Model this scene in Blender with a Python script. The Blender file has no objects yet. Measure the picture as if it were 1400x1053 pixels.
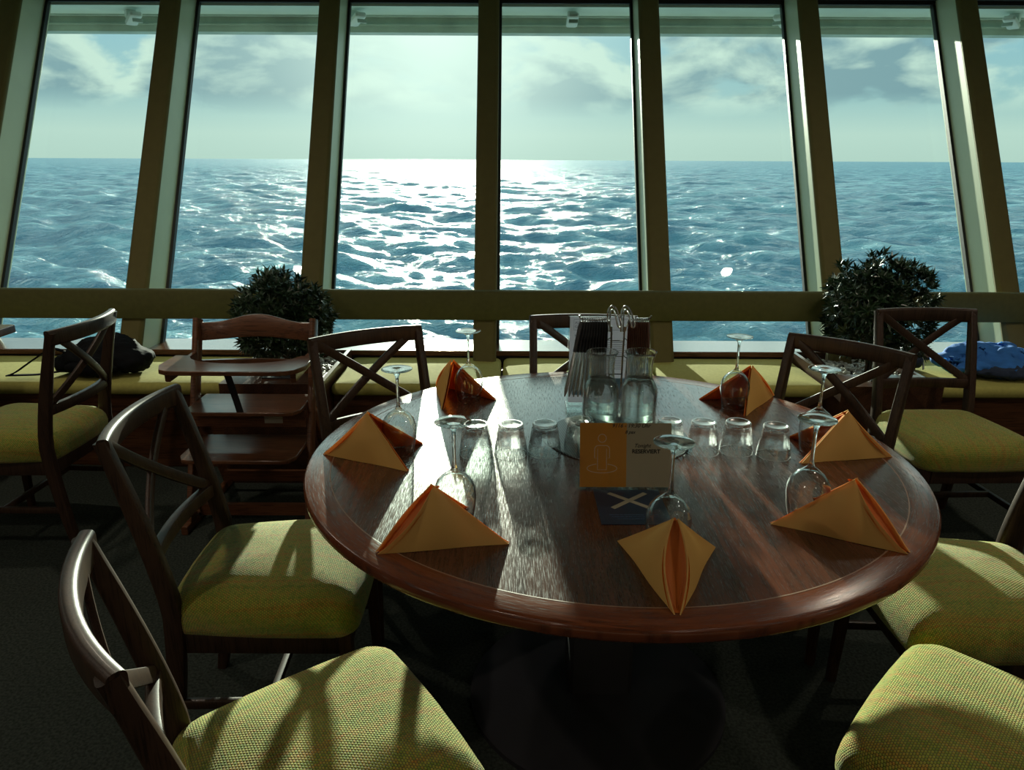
import bpy, math, random
import numpy as np
from mathutils import Vector, Matrix
random.seed(7)
PI = math.pi
S = bpy.context.scene
COL = S.collection

# ------------------------------------------------------------------ camera
H = 1.47
PITCH = math.radians(17.02)
cam_d = bpy.data.cameras.new('camera')
cam = bpy.data.objects.new('camera', cam_d)
COL.objects.link(cam)
cam_d.sensor_width = 36.0
cam_d.lens = 1007.0 / 1400.0 * 36.0
cam_d.clip_start = 0.05
cam_d.clip_end = 60000
cam.matrix_world = (Matrix.Translation((0, 0, H)) @ Matrix.Rotation(PI / 2 - PITCH, 4, 'X')
                    @ Matrix.Rotation(0.0045, 4, 'Z'))
S.camera = cam

# ------------------------------------------------------------------ exposure
S.view_settings.view_transform = 'Standard'
S.view_settings.look = 'None'
S.view_settings.exposure = 0.0
S.view_settings.gamma = 1.0
S.view_settings.use_curve_mapping = False

# ------------------------------------------------------------------ sun
SUN_AZ = math.radians(-5.5)
SUN_EL = math.radians(9.6)
sd = bpy.data.lights.new('sun', 'SUN')
sd.energy = 12.0
sd.color = (1.0, 0.95, 0.78)
sd.angle = math.radians(0.6)
sun = bpy.data.objects.new('sun', sd)
COL.objects.link(sun)
sdir = Vector((math.sin(SUN_AZ) * math.cos(SUN_EL), math.cos(SUN_AZ) * math.cos(SUN_EL), math.sin(SUN_EL)))
sun.rotation_euler = sdir.to_track_quat('Z', 'Y').to_euler()


def lin(r, g, b):
    return tuple(((c / 255) / 12.92 if c / 255 <= 0.04045 else ((c / 255 + 0.055) / 1.055) ** 2.4) for c in (r, g, b)) + (1.0,)


LAMP_W = 3.4

# ------------------------------------------------------------------ sky
W = bpy.data.worlds.new('sky')
S.world = W
W.use_nodes = True
wt = W.node_tree
for n in list(wt.nodes):
    wt.nodes.remove(n)


class NT:
    def __init__(s, tree):
        s.t = tree

    def n(s, kind, **kw):
        nd = s.t.nodes.new(kind)
        for k, v in kw.items():
            if k.startswith('i_'):
                key = k[2:]
                key = int(key) if key.isdigit() else key.replace('_', ' ')
                nd.inputs[key].default_value = v
            else:
                setattr(nd, k, v)
        return nd

    def l(s, a, b):
        s.t.links.new(a, b)

    def math(s, op, a, b=None, clamp=False):
        nd = s.t.nodes.new('ShaderNodeMath')
        nd.operation = op
        nd.use_clamp = clamp
        for i, v in enumerate((a, b)):
            if v is None:
                continue
            if isinstance(v, (int, float)):
                nd.inputs[i].default_value = v
            else:
                s.l(v, nd.inputs[i])
        return nd.outputs[0]

    def mix(s, fac, a, b, mode='MIX'):
        nd = s.t.nodes.new('ShaderNodeMix')
        nd.data_type = 'RGBA'
        nd.blend_type = mode
        for idx, v in ((0, fac), (6, a), (7, b)):
            if isinstance(v, (int, float)):
                nd.inputs[idx].default_value = v
            elif isinstance(v, tuple):
                nd.inputs[idx].default_value = v
            else:
                s.l(v, nd.inputs[idx])
        return nd.outputs[2]

    def ramp(s, fac, stops, interp='LINEAR'):
        nd = s.t.nodes.new('ShaderNodeValToRGB')
        cr = nd.color_ramp
        cr.interpolation = interp
        while len(cr.elements) < len(stops):
            cr.elements.new(0.5)
        for e, (p, c) in zip(cr.elements, stops):
            e.position = p
            e.color = c if len(c) == 4 else tuple(c) + (1.0,)
        s.l(fac, nd.inputs[0])
        return nd.outputs[0]


def g1(v):
    return (v, v, v, 1.0)


w = NT(wt)
tc = w.n('ShaderNodeTexCoord')
sep = w.n('ShaderNodeSeparateXYZ')
w.l(tc.outputs['Generated'], sep.inputs[0])
zz = sep.outputs[2]
grad = w.ramp(w.math('MULTIPLY', zz, 2.0, True), [
    (0.0, lin(190, 214, 204)), (0.06, lin(196, 220, 210)), (0.14, lin(164, 200, 202)), (0.28, lin(148, 194, 208)),
    (0.42, lin(235, 250, 248)), (1.0, lin(205, 228, 240))])
mp = w.n('ShaderNodeMapping')
mp.inputs['Scale'].default_value = (3.4, 3.4, 7.5)
mp.inputs['Location'].default_value = (1.7, 0.3, 0.55)
w.l(tc.outputs['Generated'], mp.inputs[0])
nz = w.n('ShaderNodeTexNoise', i_Scale=2.2, i_Detail=7.0, i_Roughness=0.52, i_Distortion=0.25)
w.l(mp.outputs[0], nz.inputs['Vector'])
cl = w.ramp(nz.outputs[0], [(0.37, g1(0)), (0.48, g1(1))], 'EASE')
mp2 = w.n('ShaderNodeMapping')
mp2.inputs['Scale'].default_value = (3.4, 3.4, 7.5)
mp2.inputs['Location'].default_value = (1.72, 0.3, 0.72)
w.l(tc.outputs['Generated'], mp2.inputs[0])
nz2 = w.n('ShaderNodeTexNoise', i_Scale=2.2, i_Detail=6.0, i_Roughness=0.5, i_Distortion=0.25)
w.l(mp2.outputs[0], nz2.inputs['Vector'])
shade = w.ramp(nz2.outputs[0], [(0.42, lin(216, 236, 222)), (0.55, lin(130, 162, 172))])
above = w.ramp(w.math('MULTIPLY', zz, 4.0, True), [(0.20, g1(0)), (0.30, g1(0.95)), (1.0, g1(0.9))])
skyc = w.mix(w.math('MULTIPLY', cl, above), grad, shade)
# brighter sky round the sun
vd = w.n('ShaderNodeVectorMath', operation='DOT_PRODUCT')
w.l(tc.outputs['Generated'], vd.inputs[0])
vd.inputs[1].default_value = sdir
dotp = w.math('MAXIMUM', vd.outputs['Value'], 0.0)
skyc = w.mix(w.math('MULTIPLY', w.math('POWER', dotp, 14.0), 0.25), skyc, (0.80, 0.95, 0.87, 1))
skyc = w.mix(w.math('MULTIPLY', w.math('POWER', dotp, 90.0), 1.0), skyc, (0.95, 1.1, 1.0, 1))
# unseen upper sky brightened to add table sheen and fill light indoors
sky_lift = w.ramp(w.math('MULTIPLY', zz, 2.0, True), [(0.34, g1(1.0)), (0.50, g1(3.2)), (1.0, g1(1.8))])
skyc = w.mix(1.0, skyc, sky_lift, 'MULTIPLY')
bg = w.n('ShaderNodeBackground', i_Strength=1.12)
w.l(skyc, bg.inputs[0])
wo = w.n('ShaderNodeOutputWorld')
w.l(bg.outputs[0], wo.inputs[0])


# ================================================================== materials
def mat(name):
    m = bpy.data.materials.new(name)
    m.use_nodes = True
    t = m.node_tree
    for n in list(t.nodes):
        t.nodes.remove(n)
    k = NT(t)
    out = k.n('ShaderNodeOutputMaterial')
    return m, k, out


def pbr(name, col, rough=0.5, noise=0.0, nscale=20, metallic=0.0, bump=0.0, bscale=200, coat=0.0, spec=None, stretch=None, col2=None):
    m, k, out = mat(name)
    p = k.n('ShaderNodeBsdfPrincipled')
    p.inputs['Base Color'].default_value = col
    p.inputs['Roughness'].default_value = rough
    p.inputs['Metallic'].default_value = metallic
    p.inputs['Coat Weight'].default_value = coat
    if spec is not None:
        p.inputs['Specular IOR Level'].default_value = spec
    t = k.n('ShaderNodeTexCoord')
    src = t.outputs['Object']
    if stretch:
        mm = k.n('ShaderNodeMapping')
        mm.inputs['Scale'].default_value = stretch
        k.l(src, mm.inputs[0])
        src = mm.outputs[0]
    if noise > 0 or col2:
        n = k.n('ShaderNodeTexNoise', i_Scale=float(nscale), i_Detail=5.0)
        k.l(src, n.inputs['Vector'])
        c2 = col2 or tuple(c * (1 - noise) for c in col[:3]) + (1,)
        f = k.ramp(n.outputs[0], [(0.35, g1(0)), (0.65, g1(1))])
        k.l(k.mix(f, col, c2), p.inputs['Base Color'])
    if bump > 0:
        n = k.n('ShaderNodeTexNoise', i_Scale=float(bscale), i_Detail=3.0)
        k.l(src, n.inputs['Vector'])
        b = k.n('ShaderNodeBump', i_Strength=bump, i_Distance=0.002)
        k.l(n.outputs[0], b.inputs['Height'])
        k.l(b.outputs[0], p.inputs['Normal'])
    k.l(p.outputs[0], out.inputs[0])
    return m


def wood(name, dark, light, rough, axis=1, scale=26, bump=0.25, coat=0.0, streak=9.0):
    """grain runs along the given axis of the object's coordinates"""
    m, k, out = mat(name)
    p = k.n('ShaderNodeBsdfPrincipled')
    t = k.n('ShaderNodeTexCoord')
    mm = k.n('ShaderNodeMapping')
    sc = [float(scale)] * 3
    sc[axis] = scale / streak
    mm.inputs['Scale'].default_value = sc
    k.l(t.outputs['Object'], mm.inputs[0])
    n1 = k.n('ShaderNodeTexNoise', i_Scale=1.0, i_Detail=4.0, i_Roughness=0.6, i_Distortion=0.4)
    k.l(mm.outputs[0], n1.inputs['Vector'])
    mm2 = k.n('ShaderNodeMapping')
    sc2 = [scale * 9.0] * 3
    sc2[axis] = scale * 9 / (streak * 2.4)
    mm2.inputs['Scale'].default_value = sc2
    k.l(t.outputs['Object'], mm2.inputs[0])
    n2 = k.n('ShaderNodeTexNoise', i_Scale=1.0, i_Detail=3.0, i_Roughness=0.6)
    k.l(mm2.outputs[0], n2.inputs['Vector'])
    c = k.ramp(n1.outputs[0], [(0.3, dark), (0.7, light)])
    pores = k.ramp(n2.outputs[0], [(0.36, g1(0.45)), (0.50, g1(1.0))])
    c = k.mix(1.0, c, pores, 'MULTIPLY')
    k.l(c, p.inputs['Base Color'])
    p.inputs['Roughness'].default_value = rough
    p.inputs['Coat Weight'].default_value = coat
    p.inputs['Specular IOR Level'].default_value = 0.32
    p.inputs['Coat Roughness'].default_value = 0.12
    b = k.n('ShaderNodeBump', i_Strength=bump * 0.5, i_Distance=0.0008)
    k.l(n2.outputs[0], b.inputs['Height'])
    k.l(b.outputs[0], p.inputs['Normal'])
    k.l(p.outputs[0], out.inputs[0])
    return m


def thin_glass(name, tint=(0.96, 0.985, 0.975, 1), ior=1.5, rough=0.01, edge=0.0, power=5.0):
    m, k, out = mat(name)
    # Schlick reflectance, the same from both sides of the pane
    ge = k.n('ShaderNodeNewGeometry')
    dt = k.n('ShaderNodeVectorMath', operation='DOT_PRODUCT')
    k.l(ge.outputs['Normal'], dt.inputs[0])
    k.l(ge.outputs['Incoming'], dt.inputs[1])
    inv = k.math('SUBTRACT', 1.0, k.math('ABSOLUTE', dt.outputs['Value']), True)
    f0 = ((ior - 1) / (ior + 1)) ** 2
    frs = k.math('ADD', k.math('MULTIPLY', k.math('POWER', inv, power), 1 - f0), f0, True)
    tr = k.n('ShaderNodeBsdfTransparent')
    tr.inputs[0].default_value = tint
    if edge > 0:
        k.l(k.mix(k.math('MULTIPLY', k.math('POWER', inv, 4.0), edge), tint, (0.25, 0.33, 0.32, 1)), tr.inputs[0])
    gl = k.n('ShaderNodeBsdfGlossy', i_Roughness=rough)
    mx = k.n('ShaderNodeMixShader')
    k.l(frs, mx.inputs[0])
    k.l(tr.outputs[0], mx.inputs[1])
    k.l(gl.outputs[0], mx.inputs[2])
    k.l(mx.outputs[0], out.inputs[0])
    return m


def solid_glass(name, col=(0.97, 1, 0.99, 1), ior=1.5, clear=0.25):
    m, k, out = mat(name)
    g = k.n('ShaderNodeBsdfGlass', i_IOR=ior, i_Roughness=0.0)
    g.inputs[0].default_value = col
    tr = k.n('ShaderNodeBsdfTransparent')
    mx = k.n('ShaderNodeMixShader')
    mx.inputs[0].default_value = clear
    k.l(g.outputs[0], mx.inputs[1])
    k.l(tr.outputs[0], mx.inputs[2])
    k.l(mx.outputs[0], out.inputs[0])
    return m


def cloth(name, col, trans=0.35, tcol=None, bump=0.15):
    m, k, out = mat(name)
    t = k.n('ShaderNodeTexCoord')
    d = k.n('ShaderNodeBsdfDiffuse')
    d.inputs[0].default_value = col
    tl = k.n('ShaderNodeBsdfTranslucent')
    tl.inputs[0].default_value = tcol or col
    n = k.n('ShaderNodeTexNoise', i_Scale=900.0, i_Detail=2.0)
    k.l(t.outputs['Object'], n.inputs['Vector'])
    b = k.n('ShaderNodeBump', i_Strength=bump, i_Distance=0.0008)
    k.l(n.outputs[0], b.inputs['Height'])
    k.l(b.outputs[0], d.inputs['Normal'])
    gl = k.n('ShaderNodeBsdfGlossy', i_Roughness=0.55)
    gl.inputs[0].default_value = (0.8, 0.6, 0.4, 1)
    mx = k.n('ShaderNodeMixShader')
    mx.inputs[0].default_value = trans
    k.l(d.outputs[0], mx.inputs[1])
    k.l(tl.outputs[0], mx.inputs[2])
    m2 = k.n('ShaderNodeMixShader')
    m2.inputs[0].default_value = 0.05
    k.l(mx.outputs[0], m2.inputs[1])
    k.l(gl.outputs[0], m2.inputs[2])
    k.l(m2.outputs[0], out.inputs[0])
    return m


def woven(name, cell=0.0064, sat=1.0):
    """green and rust striped basket weave"""
    m, k, out = mat(name)
    p = k.n('ShaderNodeBsdfPrincipled')
    p.inputs['Roughness'].default_value = 0.85
    p.inputs['Specular IOR Level'].default_value = 0.2
    p.inputs['Sheen Weight'].default_value = 0.25
    t = k.n('ShaderNodeTexCoord')
    s = k.n('ShaderNodeSeparateXYZ')
    k.l(t.outputs['UV'], s.inputs[0])
    # stripes across x
    cx = k.n('ShaderNodeCombineXYZ')
    k.l(k.math('MULTIPLY', s.outputs[0], 38.0), cx.inputs[0])
    k.l(k.math('MULTIPLY', s.outputs[1], 1.2), cx.inputs[1])
    ns = k.n('ShaderNodeTexNoise', i_Scale=1.0, i_Detail=3.0, i_Roughness=0.7)
    k.l(cx.outputs[0], ns.inputs['Vector'])
    c = k.ramp(ns.outputs[0], [(0.34, (0.17, 0.27, 0.04, 1)), (0.44, (0.31, 0.37, 0.075, 1)), (0.53, (0.42, 0.40, 0.10, 1)),
                               (0.60, (0.52, 0.23, 0.05, 1)), (0.70, (0.24, 0.31, 0.055, 1))])
    # threads: every cell a slightly different yarn
    wn = k.n('ShaderNodeTexWhiteNoise', noise_dimensions='2D')
    cc = k.n('ShaderNodeCombineXYZ')
    sx_ = s.outputs[0]
    sy_ = s.outputs[1]
    rowi = k.math('FLOOR', k.math('DIVIDE', sy_, cell * 0.72))
    off = k.math('MULTIPLY', k.math('MODULO', rowi, 2.0), 0.5)
    xu = k.math('ADD', k.math('DIVIDE', sx_, cell), off)
    k.l(k.math('FLOOR', xu), cc.inputs[0])
    k.l(rowi, cc.inputs[1])
    k.l(cc.outputs[0], wn.inputs['Vector'])
    c = k.mix(0.5, c, k.ramp(wn.outputs[0], [(0.0, (0.16, 0.26, 0.04, 1)), (0.5, (0.44, 0.46, 0.10, 1)), (1.0, (0.55, 0.28, 0.07, 1))]))
    fx = k.math('ABSOLUTE', k.math('SUBTRACT', k.math('FRACT', xu), 0.5))
    fy = k.math('ABSOLUTE', k.math('SUBTRACT', k.math('FRACT', k.math('DIVIDE', sy_, cell * 0.72)), 0.5))
    hgt = k.math('SUBTRACT', 1.0, k.math('POWER', k.math('MULTIPLY', k.math('MAXIMUM', fx, fy), 2.0), 3.0))
    gap = k.ramp(hgt, [(0.0, g1(0.03)), (0.75, g1(1.1))])
    c = k.mix(1.0, c, gap, 'MULTIPLY')
    c = k.mix(1.0, c, (0.84, 0.86, 0.50, 1), 'MULTIPLY')
    k.l(c, p.inputs['Base Color'])
    b = k.n('ShaderNodeBump', i_Strength=0.8, i_Distance=0.0016)
    k.l(hgt, b.inputs['Height'])
    k.l(b.outputs[0], p.inputs['Normal'])
    k.l(p.outputs[0], out.inputs[0])
    return m


M = {}
M['chairwood'] = wood('dark_stained_wood', (0.030, 0.016, 0.010, 1), (0.056, 0.030, 0.018, 1), 0.42, axis=2, scale=30, coat=0.05)
M['weave'] = woven('striped_woven_fabric')
M['highwood'] = wood('warm_brown_wood', (0.11, 0.042, 0.020, 1), (0.18, 0.075, 0.036, 1), 0.3, axis=0, scale=24, coat=0.2)
M['basewood'] = wood('bench_panel_wood', (0.075, 0.030, 0.013, 1), (0.15, 0.062, 0.026, 1), 0.4, axis=0, scale=18)
M['sillwood'] = wood('sill_wood', (0.10, 0.042, 0.022, 1), (0.19, 0.085, 0.046, 1), 0.22, axis=0, scale=18, coat=0.5)
M['planterwood'] = wood('planter_wood', (0.05, 0.022, 0.012, 1), (0.10, 0.045, 0.024, 1), 0.3, axis=1, scale=18, coat=0.3)
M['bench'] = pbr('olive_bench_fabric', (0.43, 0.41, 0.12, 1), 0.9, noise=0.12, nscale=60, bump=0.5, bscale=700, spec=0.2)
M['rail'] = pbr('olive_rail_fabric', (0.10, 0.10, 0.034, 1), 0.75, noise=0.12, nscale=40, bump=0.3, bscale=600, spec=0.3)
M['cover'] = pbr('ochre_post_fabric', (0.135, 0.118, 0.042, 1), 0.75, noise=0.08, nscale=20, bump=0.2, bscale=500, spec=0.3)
M['casing'] = pbr('pale_green_casing_paint', (0.56, 0.62, 0.43, 1), 0.35, noise=0.05, nscale=6)
M['gasket'] = pbr('black_rubber_gasket', (0.012, 0.013, 0.014, 1), 0.5)
M['ceil'] = pbr('ceiling_paint', (0.42, 0.40, 0.33, 1), 0.7)
M['wall'] = pbr('dark_wall_panel', (0.14, 0.10, 0.07, 1), 0.6, noise=0.2, nscale=4)
M['deck'] = pbr('sea_green_deck_paint', (0.66, 0.80, 0.74, 1), 0.45, noise=0.12, nscale=5)
M['deckdark'] = pbr('grey_green_deck_beam', (0.46, 0.58, 0.53, 1), 0.5, noise=0.25, nscale=7)
M['lampmetal'] = pbr('pale_lamp_housing', (0.6, 0.68, 0.64, 1), 0.35)
M['winglass'] = thin_glass('window_glass', (0.90, 0.965, 0.94, 1), 1.45)
M['glass'] = thin_glass('thin_clear_glass', (0.965, 0.985, 0.98, 1), 1.62, 0.02, 0.9, 2.8)
M['solid'] = solid_glass('thick_clear_glass', clear=0.18)
M['rimglass'] = thin_glass('fire_polished_glass_rim', (0.93, 0.96, 0.95, 1), 2.6, 0.28, 0.0, 3.0)
M['tumbler'] = solid_glass('pressed_tumbler_glass', (0.99, 1, 1, 1), clear=0.5)
M['water'] = solid_glass('still_water', (0.96, 1, 0.99, 1), 1.33, 0.25)
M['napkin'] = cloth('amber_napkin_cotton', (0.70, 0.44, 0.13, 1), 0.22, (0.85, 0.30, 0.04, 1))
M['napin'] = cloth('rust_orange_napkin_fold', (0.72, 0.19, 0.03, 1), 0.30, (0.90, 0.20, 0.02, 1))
M['steel'] = pbr('brushed_steel', (0.62, 0.64, 0.64, 1), 0.22, metallic=1.0)
M['wire'] = pbr('dark_chromed_wire', (0.30, 0.31, 0.31, 1), 0.25, metallic=1.0)
M['blackplastic'] = pbr('black_plastic', (0.018, 0.018, 0.020, 1), 0.3)
M['brownplastic'] = pbr('brown_handle', (0.09, 0.035, 0.02, 1), 0.3)
M['blackcloth'] = pbr('black_nylon', (0.009, 0.010, 0.012, 1), 0.8, bump=0.4, bscale=300, spec=0.05)
M['bluecloth'] = pbr('bright_blue_cotton', (0.03, 0.19, 0.62, 1), 0.8, noise=0.3, nscale=14, bump=0.4, bscale=260)
M['navycloth'] = pbr('navy_cotton', (0.012, 0.025, 0.06, 1), 0.8, bump=0.4, bscale=260)
M['leaf'] = pbr('glossy_dark_green_leaf', (0.022, 0.055, 0.022, 1), 0.32, noise=0.5, nscale=25)
M['bark'] = pbr('plant_stem', (0.05, 0.035, 0.02, 1), 0.8)
M['pebble'] = pbr('white_pebble', (0.62, 0.62, 0.56, 1), 0.5, noise=0.3, nscale=40)
M['soil'] = pbr('dark_soil', (0.02, 0.015, 0.01, 1), 0.9)
M['pedestal'] = pbr('dark_matte_pedestal', (0.030, 0.030, 0.036, 1), 0.9, spec=0.1)
M['inlay'] = pbr('pale_inlay', (0.26, 0.15, 0.09, 1), 0.5)
M['strap'] = pbr('black_webbing', (0.012, 0.012, 0.014, 1), 0.7)
M['label'] = pbr('pale_paper_label', (0.35, 0.33, 0.28, 1), 0.6)
M['ink'] = pbr('black_ink', (0.010, 0.010, 0.012, 1), 0.6)
M['navycard'] = pbr('navy_card', (0.012, 0.030, 0.060, 1), 0.35, noise=0.2, nscale=12)
M['beige'] = pbr('beige_print', (0.30, 0.28, 0.20, 1), 0.5)
M['bluetext'] = pbr('faint_blue_print', (0.035, 0.085, 0.17, 1), 0.5)
M['lineprint'] = pbr('pale_line_print', (0.85, 0.68, 0.48, 1), 0.6)
M['acrylic'] = thin_glass('clear_acrylic', (0.95, 0.97, 0.96, 1), 1.49, 0.02, 0.4)
M['carpet'] = pbr('dark_green_carpet', (0.052, 0.062, 0.054, 1), 1.0, noise=0.5, nscale=120, bump=0.6, bscale=500, spec=0.0)


def paper(name, col, trans):
    m, k, out = mat(name)
    p = k.n('ShaderNodeBsdfPrincipled')
    p.inputs['Base Color'].default_value = col
    p.inputs['Roughness'].default_value = 0.45
    t = k.n('ShaderNodeBsdfTranslucent')
    t.inputs[0].default_value = col
    mx = k.n('ShaderNodeMixShader')
    mx.inputs[0].default_value = trans
    k.l(p.outputs[0], mx.inputs[1])
    k.l(t.outputs[0], mx.inputs[2])
    k.l(mx.outputs[0], out.inputs[0])
    return m


M['orangepaper'] = paper('orange_card_paper', (0.80, 0.36, 0.05, 1), 0.22)
M['greypaper'] = paper('warm_grey_card_paper', (0.56, 0.48, 0.34, 1), 0.14)
M['whitepaper'] = paper('white_menu_paper', (0.72, 0.72, 0.80, 1), 0.25)
M['greyprint'] = pbr('grey_print', (0.16, 0.17, 0.22, 1), 0.6)
M['blueprint'] = pbr('blue_print', (0.06, 0.16, 0.38, 1), 0.6)
M['cyanprint'] = pbr('pale_blue_print', (0.22, 0.42, 0.60, 1), 0.6)
M['yellowprint'] = pbr('yellow_print', (0.75, 0.55, 0.08, 1), 0.6)


def table_wood(name, rim=False):
    m, k, out = mat(name)
    p = k.n('ShaderNodeBsdfPrincipled')
    t = k.n('ShaderNodeTexCoord')
    s = k.n('ShaderNodeSeparateXYZ')
    k.l(t.outputs['Object'], s.inputs[0])
    if rim:
        ang = k.math('ARCTAN2', s.outputs[1], s.outputs[0])
        rad = k.math('SQRT', k.math('ADD', k.math('POWER', s.outputs[0], 2.0), k.math('POWER', s.outputs[1], 2.0)))
        cb = k.n('ShaderNodeCombineXYZ')
        k.l(k.math('MULTIPLY', rad, 190.0), cb.inputs[0])
        k.l(k.math('MULTIPLY', ang, 7.0), cb.inputs[1])
        vec = cb.outputs[0]
        dark, light = (0.085, 0.022, 0.010, 1), (0.19, 0.055, 0.022, 1)
    else:
        cb = k.n('ShaderNodeCombineXYZ')
        # boards run front to back, slightly fanned by distortion
        k.l(k.math('MULTIPLY', s.outputs[0], 240.0), cb.inputs[0])
        k.l(k.math('MULTIPLY', s.outputs[1], 12.0), cb.inputs[1])
        vec = cb.outputs[0]
        dark, light = (0.050, 0.020, 0.012, 1), (0.115, 0.044, 0.024, 1)
    n1 = k.n('ShaderNodeTexNoise', i_Scale=0.22, i_Detail=4.0, i_Roughness=0.65, i_Distortion=0.3)
    k.l(vec, n1.inputs['Vector'])
    n2 = k.n('ShaderNodeTexNoise', i_Scale=2.2, i_Detail=2.0, i_Roughness=0.6)
    k.l(vec, n2.inputs['Vector'])
    c = k.ramp(n1.outputs[0], [(0.3, dark), (0.55, light), (0.72, dark)])
    if not rim:
        # glued staves of different tone
        cv = k.n('ShaderNodeTexWhiteNoise', noise_dimensions='1D')
        k.l(k.math('FLOOR', k.math('DIVIDE', s.outputs[0], 0.083)), cv.inputs['W'])
        c = k.mix(1.0, c, k.ramp(cv.outputs[0], [(0.0, (0.70, 0.72, 0.75, 1)), (0.75, g1(1.0)), (1.0, (1.7, 1.25, 1.0, 1))]), 'MULTIPLY')
    c = k.mix(1.0, c, k.ramp(n2.outputs[0], [(0.38, g1(0.55)), (0.50, g1(1.0))]), 'MULTIPLY')
    k.l(c, p.inputs['Base Color'])
    k.l(k.ramp(n2.outputs[0], [(0.35, g1(0.30)), (0.55, g1(0.17))]), p.inputs['Roughness'])
    p.inputs['Coat Weight'].default_value = 0.10
    p.inputs['Coat Roughness'].default_value = 0.20
    b = k.n('ShaderNodeBump', i_Strength=0.3, i_Distance=0.0005)
    k.l(n2.outputs[0], b.inputs['Height'])
    k.l(b.outputs[0], p.inputs['Normal'])
    k.l(p.outputs[0], out.inputs[0])
    return m


M['tabletop'] = table_wood('reddish_table_veneer')
M['tablerim'] = table_wood('reddish_table_lipping', True)


def mat_mat():
    m, k, out = mat('perforated_grey_mat')
    p = k.n('ShaderNodeBsdfPrincipled')
    t = k.n('ShaderNodeTexCoord')
    mm = k.n('ShaderNodeMapping')
    mm.inputs['Rotation'].default_value = (0, 0, 0.6)
    k.l(t.outputs['Object'], mm.inputs[0])
    s = k.n('ShaderNodeSeparateXYZ')
    k.l(mm.outputs[0], s.inputs[0])
    a = k.math('SINE', k.math('MULTIPLY', s.outputs[0], 760.0))
    b = k.math('SINE', k.math('MULTIPLY', s.outputs[1], 760.0))
    f = k.math('MULTIPLY', a, b)
    k.l(k.ramp(f, [(0.1, (0.012, 0.014, 0.015, 1)), (0.3, (0.13, 0.16, 0.16, 1))]), p.inputs['Base Color'])
    p.inputs['Roughness'].default_value = 0.35
    k.l(p.outputs[0], out.inputs[0])
    return m


M['mat'] = mat_mat()


def sea_mat():
    m, k, out = mat('open_sea_water')
    p = k.n('ShaderNodeBsdfPrincipled')
    t = k.n('ShaderNodeTexCoord')
    # wavelets too small to model widen the reflection with distance from the ship
    ln_ = k.n('ShaderNodeVectorMath', operation='LENGTH')
    k.l(t.outputs['Object'], ln_.inputs[0])
    k.l(k.ramp(k.math('DIVIDE', ln_.outputs['Value'], 2000.0, True), [(0.04, g1(0.12)), (0.35, g1(0.40)), (1.0, g1(0.60))]), p.inputs['Roughness'])
    p.inputs['IOR'].default_value = 1.33
    p.inputs['Specular IOR Level'].default_value = 0.20
    # patches of foam-laced and clear water
    mf = k.n('ShaderNodeMapping')
    mf.inputs['Scale'].default_value = (0.05, 0.10, 0.05)
    k.l(t.outputs['Object'], mf.inputs[0])
    nf = k.n('ShaderNodeTexNoise', i_Scale=1.0, i_Detail=8.0, i_Roughness=0.62, i_Distortion=0.6)
    k.l(mf.outputs[0], nf.inputs['Vector'])
    c = k.ramp(nf.outputs[0], [(0.30, lin(44, 86, 112)), (0.50, lin(72, 116, 134)), (0.66, lin(112, 154, 164)), (0.80, lin(170, 200, 202))])
    k.l(c, p.inputs['Base Color'])
    # wavelets: large, medium, small
    hs = None
    for sc, st, amp in ((0.16, (1, 2.0, 1), 1.1), (0.55, (1, 1.7, 1), 0.52), (2.2, (1, 1.4, 1), 0.19)):
        mm = k.n('ShaderNodeMapping')
        mm.inputs['Scale'].default_value = st
        k.l(t.outputs['Object'], mm.inputs[0])
        n = k.n('ShaderNodeTexNoise', i_Scale=sc, i_Detail=4.0, i_Roughness=0.55, i_Distortion=0.5)
        k.l(mm.outputs[0], n.inputs['Vector'])
        h = k.math('MULTIPLY', n.outputs[0], amp)
        hs = h if hs is None else k.math('ADD', hs, h)
    b = k.n('ShaderNodeBump', i_Strength=1.0, i_Distance=1.6)
    k.l(hs, b.inputs['Height'])
    k.l(b.outputs[0], p.inputs['Normal'])
    k.l(p.outputs[0], out.inputs[0])
    return m


M['sea'] = sea_mat()


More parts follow.
